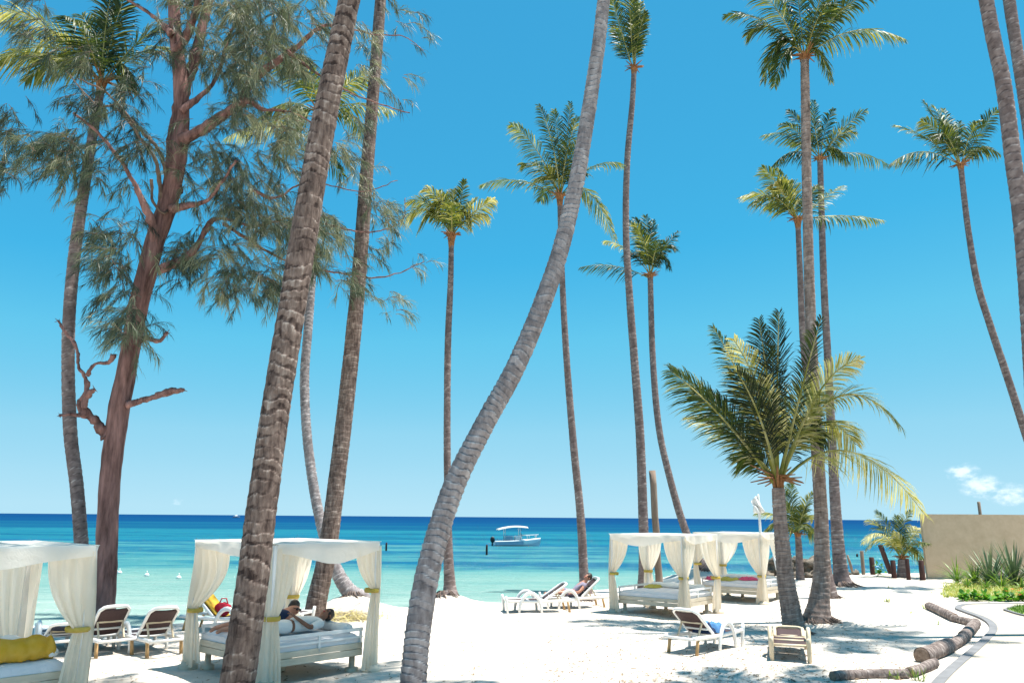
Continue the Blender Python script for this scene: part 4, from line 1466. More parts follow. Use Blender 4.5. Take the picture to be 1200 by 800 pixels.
ANG1 = math.radians(48)
F2 = V((-3.60, 12.62, 0.0))
cab_mid = cabana('draped white daybed cabana behind the thick brown trunk, two people lying in it', 2, F2, ANG1,
                 {0: dict(tie_h=.98, spread=.42, bulge=.06), 1: dict(tie_h=1.28, spread=.44), 2: dict(tie_h=1.02, spread=.5), 3: dict(tie_h=.92, spread=.58, bulge=.16)})
F1 = V((-7.09, 9.97, 0.0))
cab_left = cabana('draped cabana cut by the left photo edge, yellow towel on its bed', 1, F1, ANG1,
                  {0: dict(tie_h=1.0), 1: dict(tie_h=.98, spread=.58, low=.30), 2: dict(tie_h=.55, spread=.52, low=.5, bulge=.04), 3: dict(tie_h=1.0)}, False)
ANG3 = math.radians(51)
CB = 2.15
F3 = V((4.47, 21.30, 0.0))
cab_right = cabana('draped white daybed cabana with an empty bed, front one of the right hand pair', 3, F3, ANG3,
                   {0: dict(tie_h=1.0, spread=.56), 1: dict(tie_h=.92, spread=.5), 2: dict(tie_h=1.0, spread=.45), 3: dict(tie_h=1.02, spread=.52)})
F4 = V((7.61, 25.0, 0.0))
cab_back = cabana('draped cabana with pink and olive things on its bed, rear one of the right pair', 4, F4, ANG3,
                  {0: dict(tie_h=.82, spread=.58), 1: dict(tie_h=.95, spread=.5), 2: dict(tie_h=.98, spread=.6), 3: dict(tie_h=1.1, spread=.5)})


# ------------------------------------------------------------------ soft things
def rumple(w, l, hgt, seed, res=16, sag=0):
    """a crumpled heap of cloth as a closed low mound"""
    mb = MB()
    rows = []
    for j in range(res + 1):
        row = []
        for i in range(res + 1):
            u, v = i / res * 2 - 1, j / res * 2 - 1
            e = max(0, 1 - max(abs(u), abs(v)) ** 4)
            z = hgt * e * (.55 + .45 * mnoise.noise(V((u * 2.2, v * 2.2, seed)))) + hgt * .22 * e * mnoise.noise(V((u * 6, v * 6, seed + 9)))
            k = 1 + .10 * mnoise.noise(V((u * 3, v * 3, seed + 4)))
            row.append(V((u * w / 2 * k, v * l / 2 * k, max(0.004, z))))
        rows.append(row)
    mb.grid(rows)
    return mb


def put(mb, name, m, loc, rz, label, cat, group=None, solid=0):
    o = mb.build(name, m, solid=solid)
    o.location = loc
    o.rotation_euler = (0, 0, rz)
    return tag(o, label, cat, group)


def soft_things():
    bt = .595
    # left cabana: rolled yellow towel, striped towel, cup
    a, b = to_world(cab_left, (.35, .36, 0)), to_world(cab_left, (1.72, .36, 0))
    zt = bt
    mb = MB()
    n = 36
    pts, rr = [], []
    for k in range(n + 1):
        p = V((a.x, a.y, 0)).lerp(V((b.x, b.y, 0)), k / n)
        r = .15 + .014 * math.sin(k * 1.1) + .02 * mnoise.noise(V((k * .4, 1, 0)))
        rr.append(r if 0 < k < n else .1)
        pts.append(V((p.x, p.y, zt + .145 + .01 * math.sin(k * .7))))
    mb.tube(pts, rr, 18)
    for i, v in enumerate(mb.v):
        mb.v[i] = v + V((0, 0, .02 * mnoise.noise(v * 7) + .015 * mnoise.noise(v * 16)))
    tag(mb.build('yellow_towel', M['yellow_towel'], off=pts[0]), 'bulky rolled mustard yellow towel on the bed of the leftmost cabana', 'towel')
    p = to_world(cab_left, (1.25, 1.55, bt))
    put(rumple(.9, .7, .14, 3), 'striped_towel', M['stripe'], p, .5, 'crumpled red, white and blue striped towel behind the rolled yellow one', 'towel')
    c = MB()
    c.tube([(0, 0, 0), (0, 0, .01), (0, 0, .16), (0, 0, .165)], [.045, .05, .06, .055], 14)
    p = to_world(cab_left, (1.72, 1.30, bt))
    put(c, 'cup', M['cup'], p, 0, 'pale blue plastic cup standing on the leftmost cabana bed', 'cup')
    # rear right cabana
    put(rumple(.5, .35, .16, 11), 'pink_bag', M['pink'], to_world(cab_back, (.55, 1.9, bt)), .4, 'deep pink cloth bag at the left end of the rear cabana bed', 'bag')
    put(rumple(.55, .4, .16, 12), 'pink_towel', M['pink'], to_world(cab_back, (1.2, .95, bt)), .2, 'pink towel bundled on the middle of the rear cabana bed', 'towel')
    put(rumple(1.0, .6, .12, 13), 'olive_towel', M['olive'], to_world(cab_back, (.8, 1.5, bt)), .9, 'olive yellow towel spread across the rear cabana bed', 'towel')
    put(rumple(.6, .4, .14, 14), 'olive_cushion', M['olive'], to_world(cab_right, (1.45, 1.7, bt)), .9, 'olive cushion at the far side of the front right cabana bed', 'cushion')


soft_things()


# ------------------------------------------------------------------ sun loungers
def lounger(label, loc, rz, back=50, frame=None, sling=None, group='resin sun loungers on the sand'):
    fm = frame or M['plastic']
    sm = sling or M['sling']
    root = empty('sun_lounger', loc, label, 'sun lounger', group, rz)
    w = .31
    fr = MB()
    for sy in (-w, w):
        pts = [V((-.93, sy, .30)), V((-.5, sy, .285)), V((0, sy, .275)), V((.5, sy, .285)), V((.93, sy, .30))]
        s = spline([(*p, 0) for p in pts], .1)
        fr.tube([V(a[:3]) for a in s], .034, 8, squash=1.15)
    for x in (-.90, -.3, .12, .93):
        fr.tube([V((x, -w, .29)), V((x, w, .29))], .026, 8)
    fr.build('frame', fm, root)
    for sy in (-w - .03, w + .03):
        ar = MB()
        pts = []
        for k in range(15):
            th = PI * k / 14
            pts.append(V((-.28 - math.cos(th) * .31, sy, -.02 + math.sin(th) * .52)))
        ar.tube(pts, [.036 + .014 * math.sin(PI * k / 14) for k in range(15)], 8, squash=.8)
        ar.build('arch_leg', fm, root)
        st = MB()
        st.tube([V((-.90, sy * .93, -.03)), V((-.915, sy * .93, .15)), V((-.94, sy * .93, .34)), V((-.96, sy * .93, .42))], [.036, .036, .042, .034], 8)
        st.build('foot_leg', fm, root)
        rl = MB()
        rl.tube([V((.82, sy * .9, -.02)), V((.75, sy * .9, .29))], [.034, .030], 6)
        rl.build('rear_leg', M['rear_leg'] if frame is None else fm, root)
    se = MB()
    rows = []
    for j in range(13):
        x = -.88 + 1.0 * j / 12
        rows.append([V((x, -w + .03 + (2 * w - .06) * i / 6, .305 - .025 * math.sin(PI * i / 6))) for i in range(7)])
    se.grid(rows)
    se.build('seat', sm, root, solid=.008)
    a = math.radians(back)
    bx, bz = .12, .31
    def B(t, y, o=0):
        return V((bx + t * math.cos(a) - o * math.sin(a), y, bz + t * math.sin(a) + o * math.cos(a)))
    bk = MB()
    rows = []
    for j in range(10):
        t = .04 + .70 * j / 9
        rows.append([B(t, -w + .07 + (2 * w - .14) * i / 6, -.015 - .02 * math.sin(PI * i / 6)) for i in range(7)])
    bk.grid(rows)
    b = bk.build('backrest', sm, root, solid=.008)
    bf = MB()
    loop = [B(0, -w + .05), B(.35, -w + .05), B(.68, -w + .05), B(.76, -w + .11), B(.78, 0), B(.76, w - .11), B(.68, w - .05), B(.35, w - .05), B(0, w - .05)]
    s = spline([(*p, 0) for p in loop], .07)
    bf.tube([V(q[:3]) for q in s], .034, 8, squash=.85)
    bf.tube([B(.22, -w + .05, -.04), B(.22, w - .05, -.04)], .022, 6)
    bf.build('back_frame', fm, b)
    if back > 12:
        pr = MB()
        for sy in (-w + .09, w - .09):
            q = B(.40, sy, -.03)
            pr.beam(q, V((q.x + .16, sy, .29)), .025, .035)
        pr.beam(B(.40, -w + .09, -.035), B(.40, w - .09, -.035), .03, .03)
        pr.build('prop', M['beige_plastic'], root, smooth=False)
    return root


def loungers():
    d = math.radians
    q = gnd(180, 769)
    hd = V((-.58, .82, 0))
    lounger('lounger with raised dark back, right one of the pair beside the leftmost cabana', on(*(q + hd * .75 + V((.05, 0, 0))).xy), d(-46), 43)
    q = gnd(127, 769)
    lounger('white framed lounger with raised dark back, half hidden by the leftmost cabana curtain', on(*(q + hd * .72 + V((-.05, 0, 0))).xy), d(-46), 45)
    q = gnd(76, 770)
    lounger('lounger seen through the opening of the leftmost cabana, only its dark seat showing', on(*(q + hd * .9).xy), d(-55), 20, sling=M['sling_blue'])
    q = gnd(262, 738)
    l4 = lounger('lounger with a mustard towel and a red bag beyond the bed with two people', on(q.x, q.y), d(165), 42, sling=M['sling_blue'])
    q = gnd(300, 735)
    lounger('lounger mostly hidden behind the thick brown trunk, at the water side', on(q.x + .2, q.y + .5), d(160), 30)
    q = gnd(631, 717)
    lounger('empty lounger in side view, left one of the two by the tall palm foot', on(q.x, q.y + .25), d(10), 33)
    q = gnd(674, 713)
    l7 = lounger('lounger with a person lying on it, beside the foot of the tall palm', on(q.x, q.y + .3), d(16), 41)
    q = gnd(845, 763)
    l8 = lounger('lounger with a blue towel on it, alone in the palm shade', on(q.x - .22, q.y + .35), d(226), 38)
    q = gnd(927, 776)
    lounger('cream lounger laid flat, seen from its end at the foot of the short palm', on(q.x + .30, q.y + .92), d(72), 6, frame=M['beige_plastic'])

    # things on loungers
    def local(l, p):
        return to_world(l, p)
    a = math.radians(42)
    p = local(l4, (.42, 0, .31 + .3 * math.tan(a)))
    mb = MB()
    rows = []
    for j in range(15):
        t = -.1 + .95 * j / 14
        rows.append([V((.12 + t * math.cos(a) - .055 * math.sin(a), -.22 + .44 * i / 8, .31 + t * math.sin(a) + .055 * math.cos(a) + .012 * mnoise.noise(V((i, j, 0)) * .6))) for i in range(9)])
    mb.grid(rows)
    o = mb.build('mustard_towel', M['yellow_towel'], solid=.03)
    o.location = l4.location
    o.rotation_euler = l4.rotation_euler
    tag(o, 'mustard towel draped over the raised back of a lounger, red bag beside it', 'towel')
    mb = MB()
    mb.ball((0, 0, .13), (.17, .11, .15), 12, 9, jit=.35, seed=3)
    mb.tube([V((-.1, 0, .22)), V((-.05, 0, .36)), V((.05, 0, .36)), V((.1, 0, .22))], .014, 6)
    put(mb, 'red_bag', M['red'], local(l4, (.02, .05, .32)), .3, 'red beach bag on the lounger with the mustard towel', 'bag')
    mb = rumple(.52, .42, .28, 21)
    put(mb, 'blue_towel', M['blue_towel'], local(l8, (-.16, .02, .31)), .4, 'bright blue towel heaped on the lounger in the palm shade', 'towel')
    mb = rumple(.42, .36, .26, 23)
    put(mb, 'dark_bag', M['navy'], local(l8, (.12, .06, .33)), 1.0, 'dark navy bag beside the bright blue towel on a lounger', 'bag')
    return l7


LOUNGE_PERSON = loungers()


# ------------------------------------------------------------------ people
def skin_mesh(name, nodes, edges, m, parent, sub=2):
    """nodes: [(pos, radius or (rx, ry))], first node is the pelvis root"""
    me = bpy.data.meshes.new(name + '_skeleton')
    me.from_pydata([tuple(p) for p, r in nodes], edges, [])
    o = bpy.data.objects.new(name + '_skeleton', me)
    COL.objects.link(o)
    md = o.modifiers.new('skin', 'SKIN')
    md.use_smooth_shade = True
    sv = me.skin_vertices[0].data
    for i, (p, r) in enumerate(nodes):
        sv[i].radius = (r, r) if isinstance(r, (int, float)) else r
        sv[i].use_root = (i == 0)
    s2 = o.modifiers.new('sub', 'SUBSURF')
    s2.levels = s2.render_levels = sub
    dg = bpy.context.evaluated_depsgraph_get()
    dg.update()
    nm = bpy.data.meshes.new_from_object(o.evaluated_get(dg))
    bpy.data.objects.remove(o, do_unlink=True)
    nm.name = name
    nm.materials.clear()
    nm.materials.append(m)
    nm.polygons.foreach_set('use_smooth', [True] * len(nm.polygons))
    r = bpy.data.objects.new(name, nm)
    COL.objects.link(r)
    r.parent = parent
    return r


def person(label, loc, rz, J, skin, top_m, bottom_m, glasses=False, sleeves=.45, legs_cover=.35):
    """J: dict of joints in local coordinates: pelvis, chest, neck, head, then l/r shoulder, elbow, wrist, hip, knee, ankle, toe; plus 'face' direction and 'crown' direction"""
    root = empty('person', loc, label, 'person', None, rz)
    nodes, edges, ix = [], [], {}

    def nd(k, p, r, par=None):
        ix[k] = len(nodes)
        nodes.append((V(p), r))
        if par is not None:
            edges.append((ix[par], ix[k]))
    J = {k: V(v) for k, v in J.items()}
    nd('pelvis', J['pelvis'], .125)
    nd('waist', J['pelvis'].lerp(J['chest'], .5), .110, 'pelvis')
    nd('chest', J['chest'], .135, 'waist')
    nd('neck', J['neck'], .055, 'chest')
    nd('skull', J['head'] - J['up'] * .02, .085, 'neck')
    nd('crown', J['head'] + J['up'] * .085, .07, 'skull')
    nd('chin', J['head'] - J['up'] * .075 + J['face'] * .055, .045, 'skull')
    nd('nose', J['head'] + J['face'] * .108, .014, 'skull')
    for s in ('l', 'r'):
        nd(s + 'sh', J[s + 'sh'], .058, 'chest')
        nd(s + 'el', J[s + 'el'], .042, s + 'sh')
        nd(s + 'wr', J[s + 'wr'], .028, s + 'el')
        d = (J[s + 'wr'] - J[s + 'el']).normalized()
        side = d.cross(V((0, 0, 1)))
        side = side.normalized() if side.length > .1 else V((1, 0, 0))
        pm = J[s + 'wr'] + d * .07
        nd(s + 'palm', pm, (.034, .020), s + 'wr')
        for f, (o, l) in enumerate(((-.026, .062), (-.009, .075), (.009, .070), (.026, .055))):
            nd(f'{s}f{f}a', pm + d * .035 + side * o, .0095, s + 'palm')
            nd(f'{s}f{f}b', pm + d * (.035 + l * .55) + side * o * 1.15 - V((0, 0, .012)), .0085, f'{s}f{f}a')
            nd(f'{s}f{f}c', pm + d * (.035 + l * .9) + side * o * 1.2 - V((0, 0, .034)), .007, f'{s}f{f}b')
        nd(s + 'tha', J[s + 'wr'] + d * .04 - side * .038, .011, s + 'wr')
        nd(s + 'thb', J[s + 'wr'] + d * .08 - side * .06, .009, s + 'tha')
        nd(s + 'hip', J[s + 'hip'], .090, 'pelvis')
        nd(s + 'kn', J[s + 'kn'], .060, s + 'hip')
        nd(s + 'calf', J[s + 'kn'].lerp(J[s + 'an'], .35), .054, s + 'kn')
        nd(s + 'an', J[s + 'an'], .036, s + 'calf')
        nd(s + 'toe', J[s + 'toe'], .030, s + 'an')
    skin_mesh('body', nodes, edges, skin, root)
    # shirt
    if top_m:
        n2 = [(J['pelvis'].lerp(J['chest'], .12), .150), (J['pelvis'].lerp(J['chest'], .5), .136), (J['chest'], .160), (J['chest'].lerp(J['neck'], .6), .085)]
        e2 = [(0, 1), (1, 2), (2, 3)]
        for s in ('l', 'r'):
            k = len(n2)
            n2 += [(J[s + 'sh'], .074), (J[s + 'sh'].lerp(J[s + 'el'], sleeves), .064)]
            e2 += [(2, k), (k, k + 1)]
        skin_mesh('shirt', n2, e2, top_m, root)
    n3 = [(J['pelvis'], .148), (J['pelvis'].lerp(J['chest'], .25), .138)]
    e3 = [(0, 1)]
    for s in ('l', 'r'):
        k = len(n3)
        n3 += [(J[s + 'hip'], .108), (J[s + 'hip'].lerp(J[s + 'kn'], legs_cover), .098)]
        e3 += [(0, k), (k, k + 1)]
        if legs_cover > .9:
            n3 += [(J[s + 'kn'].lerp(J[s + 'an'], .85), .062)]
            e3 += [(k + 1, k + 2)]
    skin_mesh('shorts' if legs_cover < .9 else 'trousers', n3, e3, bottom_m, root)
    h = MB()
    c = J['head'] + J['up'] * .035 - J['face'] * .028
    h.ball((0, 0, 0), (.098, .104, .112), 16, 11, jit=.18, seed=4)
    z = J['up'].normalized()
    y = J['face'].normalized()
    x = y.cross(z).normalized()
    y = z.cross(x)
    R = Matrix((x, y, z)).transposed()
    h.v = [c + R @ p for p in h.v]
    h.build('hair', M['hair'], root)
    ey = MB()
    for s in (-1, 1):
        ey.ball(J['head'] + x * s * .033 + y * .083, (.013, .013, .013), 8, 6)
        if glasses:
            ey.ball(J['head'] + x * s * .036 + y * .094, (.033, .018, .025), 10, 7)
    if glasses:
        ey.tube([J['head'] + x * -.09 + y * .02, J['head'] + x * -.065 + y * .09, J['head'] + y * .10, J['head'] + x * .065 + y * .09, J['head'] + x * .09 + y * .02], .007, 6)
    ey.build('sunglasses' if glasses else 'eyes', M['black'], root)
    mo = MB()
    mo.tube([J['head'] - z * .052 + x * -.024 + y * .083, J['head'] - z * .055 + y * .094, J['head'] - z * .052 + x * .024 + y * .083], [.004, .007, .004], 6)
    mo.build('mouth', M['red'], root)
    er = MB()
    for s in (-1, 1):
        er.ball(J['head'] + x * s * .093 - z * .005, (.014, .022, .032), 8, 6)
    er.build('ears', skin, root)
    return root


def people():
    bt = .60
    # sunbather propped on the elbows, head at local +x, feet at -x
    p = to_world(cab_mid, (1.12, 1.62, bt))
    ang = ANG1
    J = dict(pelvis=(-.38, 0, .13), chest=(.06, 0, .20), neck=(.24, 0, .25), head=(.36, 0, .29), up=(.35, 0, .94), face=(.25, -.95, -.15),
             lsh=(.12, .17, .20), lel=(.24, .24, .05), lwr=(.48, .14, .07), rsh=(.12, -.17, .20), rel=(.26, -.26, .05), rwr=(.50, -.16, .07),
             lhip=(-.46, .09, .12), lkn=(-.80, .22, .09), lan=(-1.10, .06, .09), ltoe=(-1.20, .03, .05),
             rhip=(-.46, -.09, .12), rkn=(-.82, -.16, .09), ran=(-1.12, -.20, .09), rtoe=(-1.22, -.21, .05))
    J = {k: V(v) for k, v in J.items()}
    J['up'].normalize()
    J['face'].normalize()
    person('sunbather in sunglasses propped on the elbows in the middle cabana, holding a dark phone', p, ang, J, M['skin'], M['navy'], M['navy'], glasses=True, sleeves=.05, legs_cover=.12)
    ph = MB()
    ph.box((0, 0, 0), (.08, .15, .012), Matrix.Rotation(.9, 3, 'Y'))
    o = ph.build('mobile_phone', M['black'], bevel=.004, smooth=False)
    o.location = V(p) + Matrix.Rotation(ang, 3, 'Z') @ V((.63, 0, .10))
    o.rotation_euler = (0, 0, ang)
    tag(o, 'dark mobile phone held by the sunbather in sunglasses', 'phone')
    # second one lying on the back, all in white
    p = to_world(cab_mid, (1.02, .85, bt))
    ang = ANG1 + PI
    J = dict(pelvis=(.22, 0, .12), chest=(-.28, 0, .14), neck=(-.47, 0, .19), head=(-.60, 0, .25), up=(-.9, 0, .35), face=(.30, .35, .88),
             lsh=(-.36, .18, .13), lel=(-.10, .24, .10), lwr=(.08, .10, .26), rsh=(-.36, -.18, .13), rel=(-.08, -.26, .08), rwr=(.14, -.22, .10),
             lhip=(.30, .09, .11), lkn=(.62, .10, .22), lan=(.88, .10, .07), ltoe=(1.0, .10, .10),
             rhip=(.30, -.09, .11), rkn=(.64, -.10, .14), ran=(.93, -.10, .06), rtoe=(1.02, -.10, .12))
    J = {k: V(v) for k, v in J.items()}
    J['up'].normalize()
    J['face'].normalize()
    person('dark haired person in white clothes lying on the right side of the middle cabana bed', p, ang, J, M['skin_dark'], M['white_cloth'], M['white_cloth'], sleeves=.9, legs_cover=1.0)
    # recliner on the lounger
    L7 = LOUNGE_PERSON
    a = math.radians(41)
    def B(t, y, o):
        t -= .17
        return V((.12 + t * math.cos(a) - o * math.sin(a), y, .31 + t * math.sin(a) + o * math.cos(a)))
    J = dict(pelvis=B(.0, 0, .14), chest=B(.42, 0, .14), neck=B(.60, 0, .16), head=B(.74, 0, .20), up=B(1, 0, 0) - B(0, 0, 0), face=(-.75, -.45, .3),
             lsh=B(.50, .18, .14), lel=B(.22, .25, .14), lwr=B(.02, .17, .26), rsh=B(.50, -.18, .14), rel=B(.22, -.25, .14), rwr=B(.02, -.17, .26),
             lhip=(-.12, .09, .41), lkn=(-.50, .10, .54), lan=(-.80, .10, .37), ltoe=(-.90, .10, .40),
             rhip=(-.12, -.09, .41), rkn=(-.52, -.10, .43), ran=(-.88, -.10, .37), rtoe=(-.93, -.10, .46))
    J = {k: V(v) for k, v in J.items()}
    J['up'].normalize()
    J['face'].normalize()
    person('dark haired person in grey reclining on a lounger by the tall palm foot', L7.location, L7.rotation_euler.z, J, M['skin'], M['grey_cloth'], M['grey_cloth'], sleeves=.4, legs_cover=.55)


people()


# ------------------------------------------------------------------ boat, buoys, markers
def boat():
    Y = 84.0
    p0, p1 = at(579, 637, Y), at(632, 636, Y + 1)
    W = V(((p0.x + p1.x) / 2, Y, -.36))
    Ln = (p1.x - p0.x)
    root = empty('motor_boat', W, 'small white motor boat with a curved white sunshade anchored offshore', 'boat', None, math.radians(8))
    h = Ln / 2
    mb = MB()
    rows = []
    for i in range(21):
        t = i / 20
        x = -h + Ln * t
        bw = .88 * (1 - max(0, (t - .45) / .55) ** 2.2)
        sheer = .52 + .30 * t ** 2
        rows.append([V((x + .05, -bw * .02, -.22 + .15 * t ** 3)), V((x, -bw * .75, -.05 + .2 * t ** 3)), V((x + .15 * t, -bw, sheer - .1)), V((x + .15 * t, -bw * .97, sheer)), V((x + .13 * t, -bw * .84, sheer)), V((x + .1 * t, -bw * .8, .18)), V((x + .1 * t, 0, .18)),
                     V((x + .1 * t, bw * .8, .18)), V((x + .13 * t, bw * .84, sheer)), V((x + .15 * t, bw * .97, sheer)), V((x + .15 * t, bw, sheer - .1)), V((x, bw * .75, -.05 + .2 * t ** 3)), V((x + .05, bw * .02, -.22 + .15 * t ** 3))])
    mb.grid(rows)
    mb.add(rows[0], [tuple(range(13))])
    mb.build('hull', M['boat_white'], root)
    st = MB()
    for s in (-1, 1):
        st.grid([[V((-h + Ln * t * .62, s * .90, .10 + .05 * t)) for t in [k / 8 for k in range(9)]], [V((-h + Ln * t * .62, s * .905, .40 + .1 * t)) for t in [k / 8 for k in range(9)]]])
    st.build('blue_stripe', M['boat_blue'], root)
    cs = MB()
    cs.box((.1, 0, .60), (.75, .8, .8))
    cs.build('console', M['boat_white'], root, bevel=.08, smooth=False)
    ws = MB()
    ws.box((.42, 0, 1.12), (.05, .8, .35), Matrix.Rotation(-.4, 3, 'Y'))
    ws.build('windscreen', M['boat_glass'], root, bevel=.01, smooth=False)
    se = MB()
    se.box((-.85, 0, .62), (.8, 1.2, .75))
    se.build('seat_box', M['boat_blue'], root, bevel=.06, smooth=False)
    ob = MB()
    ob.ball((-h - .18, 0, .62), (.24, .18, .32), 10, 8)
    ob.box((-h - .2, 0, .1), (.14, .1, .9))
    ob.build('outboard_motor', M['black'], root)
    rl = MB()
    for s in (-1, 1):
        pts = [V((h * t, s * .85 * (1 - max(0, (t * .5 + .5 - .45) / .55) ** 2.2), 1.02 + .12 * t)) for t in (.1, .3, .5, .7, .85, .96)]
        rl.tube(pts, .03, 6)
        for p in pts[::2]:
            rl.tube([p, p - V((0, 0, .45))], .025, 6)
    rl.build('bow_rail', M['metal'], root)
    cp = MB()
    for x in (-1.3, .35):
        for s in (-.65, .65):
            cp.tube([V((x, s, .45)), V((x * .9 - .1, s * .95, 1.78))], .028, 6)
    cp.build('canopy_poles', M['metal'], root)
    cv = MB()
    rows = []
    for i in range(17):
        t = i / 16
        x = -2.05 + 3.1 * t
        z = 1.62 + .30 * math.sin(PI * (.18 + .62 * t)) - .10 * (1 - t) ** 2 * 2
        rows.append([V((x, -.85 + 1.7 * j / 8, z + .10 * math.sin(PI * j / 8))) for j in range(9)])
    cv.grid(rows)
    cv.build('sunshade', M['canopy'], root, solid=.06)


boat()


def floats():
    for (px, py, lab) in [(140, 671, 'small white buoy nearest the big casuarina trunk'), (172, 674, 'small white buoy, second from the big casuarina trunk'), (209.5, 677, 'small white buoy just left of the middle cabana post'), (257.5, 680.5, 'small white buoy seen through the middle cabana')]:
        d = raydir(px, py)
        k = (-.33 - CAM_H) / d.z
        p = V((0, 0, CAM_H)) + d * k
        mb = MB()
        mb.ball((0, 0, .02), (.11, .11, .10), 12, 8)
        mb.tube([V((0, 0, .14)), V((0, 0, .22))], [.03, .02], 6)
        put(mb, 'buoy', M['plastic'], p, 0, lab, 'buoy', 'white buoys on the swimming line')
    for (px, py, hh, lab) in [(570.3, 650, .75, 'dark mooring stake standing in the sea near the motor boat'), (452.5, 645, .65, 'dark mooring stake in the sea right of the middle cabana'), (1004.6, 652, .2, 'dark float in the sea beyond the posts')]:
        d = raydir(px, py)
        k = (-.36 - CAM_H) / d.z
        p = V((0, 0, CAM_H)) + d * k
        mb = MB()
        mb.tube([V((0, 0, -.6)), V((0, 0, hh * .8)), V((.01, 0, hh)), V((.01, 0, hh + .03))], [.085, .08, .07, .04], 8)
        put(mb, 'mooring_stake', M['dark_post'], p, 0, lab, 'stake', 'dark stakes in the sea')
    # far white boat on the horizon
    p = at(277, 605.3, 900)
    p.z = -.36
    mb = MB()
    rows = []
    for i in range(9):
        t = i / 8
        w = 1.2 * (1 - t ** 3)
        rows.append([V((-4 + 8 * t, -w, 1.2 + .4 * t)), V((-4 + 8 * t, 0, -.2)), V((-4 + 8 * t, w, 1.2 + .4 * t)), V((-4 + 8 * t, 0, 1.3 + .4 * t))])
    mb.grid(rows)
    mb.box((-.5, 0, 2.0), (2.6, 1.6, 1.6))
    put(mb, 'distant_boat', M['boat_white'], p, 0, 'tiny white boat on the horizon above the middle cabana', 'boat')


floats()


# ------------------------------------------------------------------ poles, posts, flag
def poles():
    b = gnd(773, 694)
    mb = MB()
    t = at(764.5, 551, b.y)
    q = [b + V((0, 0, -.3))]
    for k in range(1, 9):
        q.append(b.lerp(t, k / 8) + V((.01 * math.sin(k * 2.1), 0, 0)))
    mb.tube(q, [.13] * 2 + [.125] * 3 + [.12] * 4, 10)
    tag(mb.build('wooden_pole', M['driftwood'], off=b), 'tall bare wooden pole behind the front right cabana', 'pole')
    # flagpole
    b = on(7.80, 25.55)
    tp = at(891.5, 588, 25.55)
    root = empty('flagpole', b, 'white flagpole with a limp white flag above the rear right cabana', 'flagpole')
    mb = MB()
    mb.tube([V((b.x, b.y, -.2)), V((b.x, b.y, 1.5)), V((b.x, b.y, tp.z + .2)), V((b.x, b.y, tp.z + .24))], [.045, .042, .038, .02], 10)
    mb.build('pole', M['white_paint'], root, off=b)
    fl = MB()
    rows = []
    for j in range(13):
        v = j / 12
        row = []
        for i in range(13):
            u = i / 12
            x = b.x - .05 - .20 * u + .22 * v * (1 - u * .5) + .03 * math.sin(u * 7 + v * 5) * v
            y = b.y - .05 + .09 * math.sin(u * 10 + v * 4) * (.3 + v)
            z = tp.z + .20 - .52 * v - .20 * u + .20 * u * v + .03 * math.sin(v * 9 + u * 3)
            row.append(V((x, y, z)))
        rows.append(row)
    fl.grid(rows)
    fl.build('flag', M['white_cloth'], root, off=b, solid=.006)
    # timber posts by the young palm
    G = 'short timber posts at the beach edge'
    for (px, y1, y0, w, m, lab) in [
        (1012, 645, 673, 4, 'driftwood', 'tall grey weathered post, leftmost of the row by the young palm'),
        (1023, 652.5, 673, 5.5, 'dark_post', 'dark brown post next to the grey weathered one'),
        (1048, 656, 677, 5.5, 'dark_post', 'dark brown post just left of the bushy young palm'),
        (1065, 654, 679, 4.5, 'dark_post', 'dark brown post among the stems of the bushy young palm'),
        (1081.5, 656, 679.5, 6, 'dark_post', 'dark brown post nearest the end of the tan wall')]:
        g = gnd(px, y0)
        t = at(px, y1, g.y)
        r = w / 2 * g.y / FPX * 1.03
        mb = MB()
        mb.tube([g + V((0, 0, -.2)), g + V((0, 0, .05)), V((g.x, g.y, t.z - .02)), V((g.x, g.y, t.z))], [r, r, r * .98, r * .8], 10)
        tag(mb.build('timber_post', M[m], off=g), lab, 'post', G)
    # tilted board and leaning stick
    g = gnd(1042, 674)
    mb = MB()
    a, b_ = at(1031.5, 638, g.y - .3), at(1044, 672, g.y - .2)
    mb.beam(a, b_, .3, .06)
    tag(mb.build('tilted_board', M['dark_post'], off=g, bevel=.01, smooth=False), 'dark tilted board leaning behind the bushy young palm', 'board')
    g = gnd(999, 672)
    mb = MB()
    mb.tube([at(993, 650, g.y), at(996, 659, g.y), at(1000, 673, g.y)], [.05, .06, .07], 7)
    tag(mb.build('leaning_stick', M['driftwood'], off=g), 'grey driftwood stick leaning beside the palm cluster', 'stick')
    g = gnd(910, 684)
    mb = MB()
    mb.tube([at(906.5, 649, g.y), at(909, 660, g.y), at(913, 676, g.y)], [.05, .05, .055], 8)
    tag(mb.build('leaning_stick', M['white_paint'], off=g), 'white painted stick leaning at the right end of the rear cabana', 'stick')


poles()


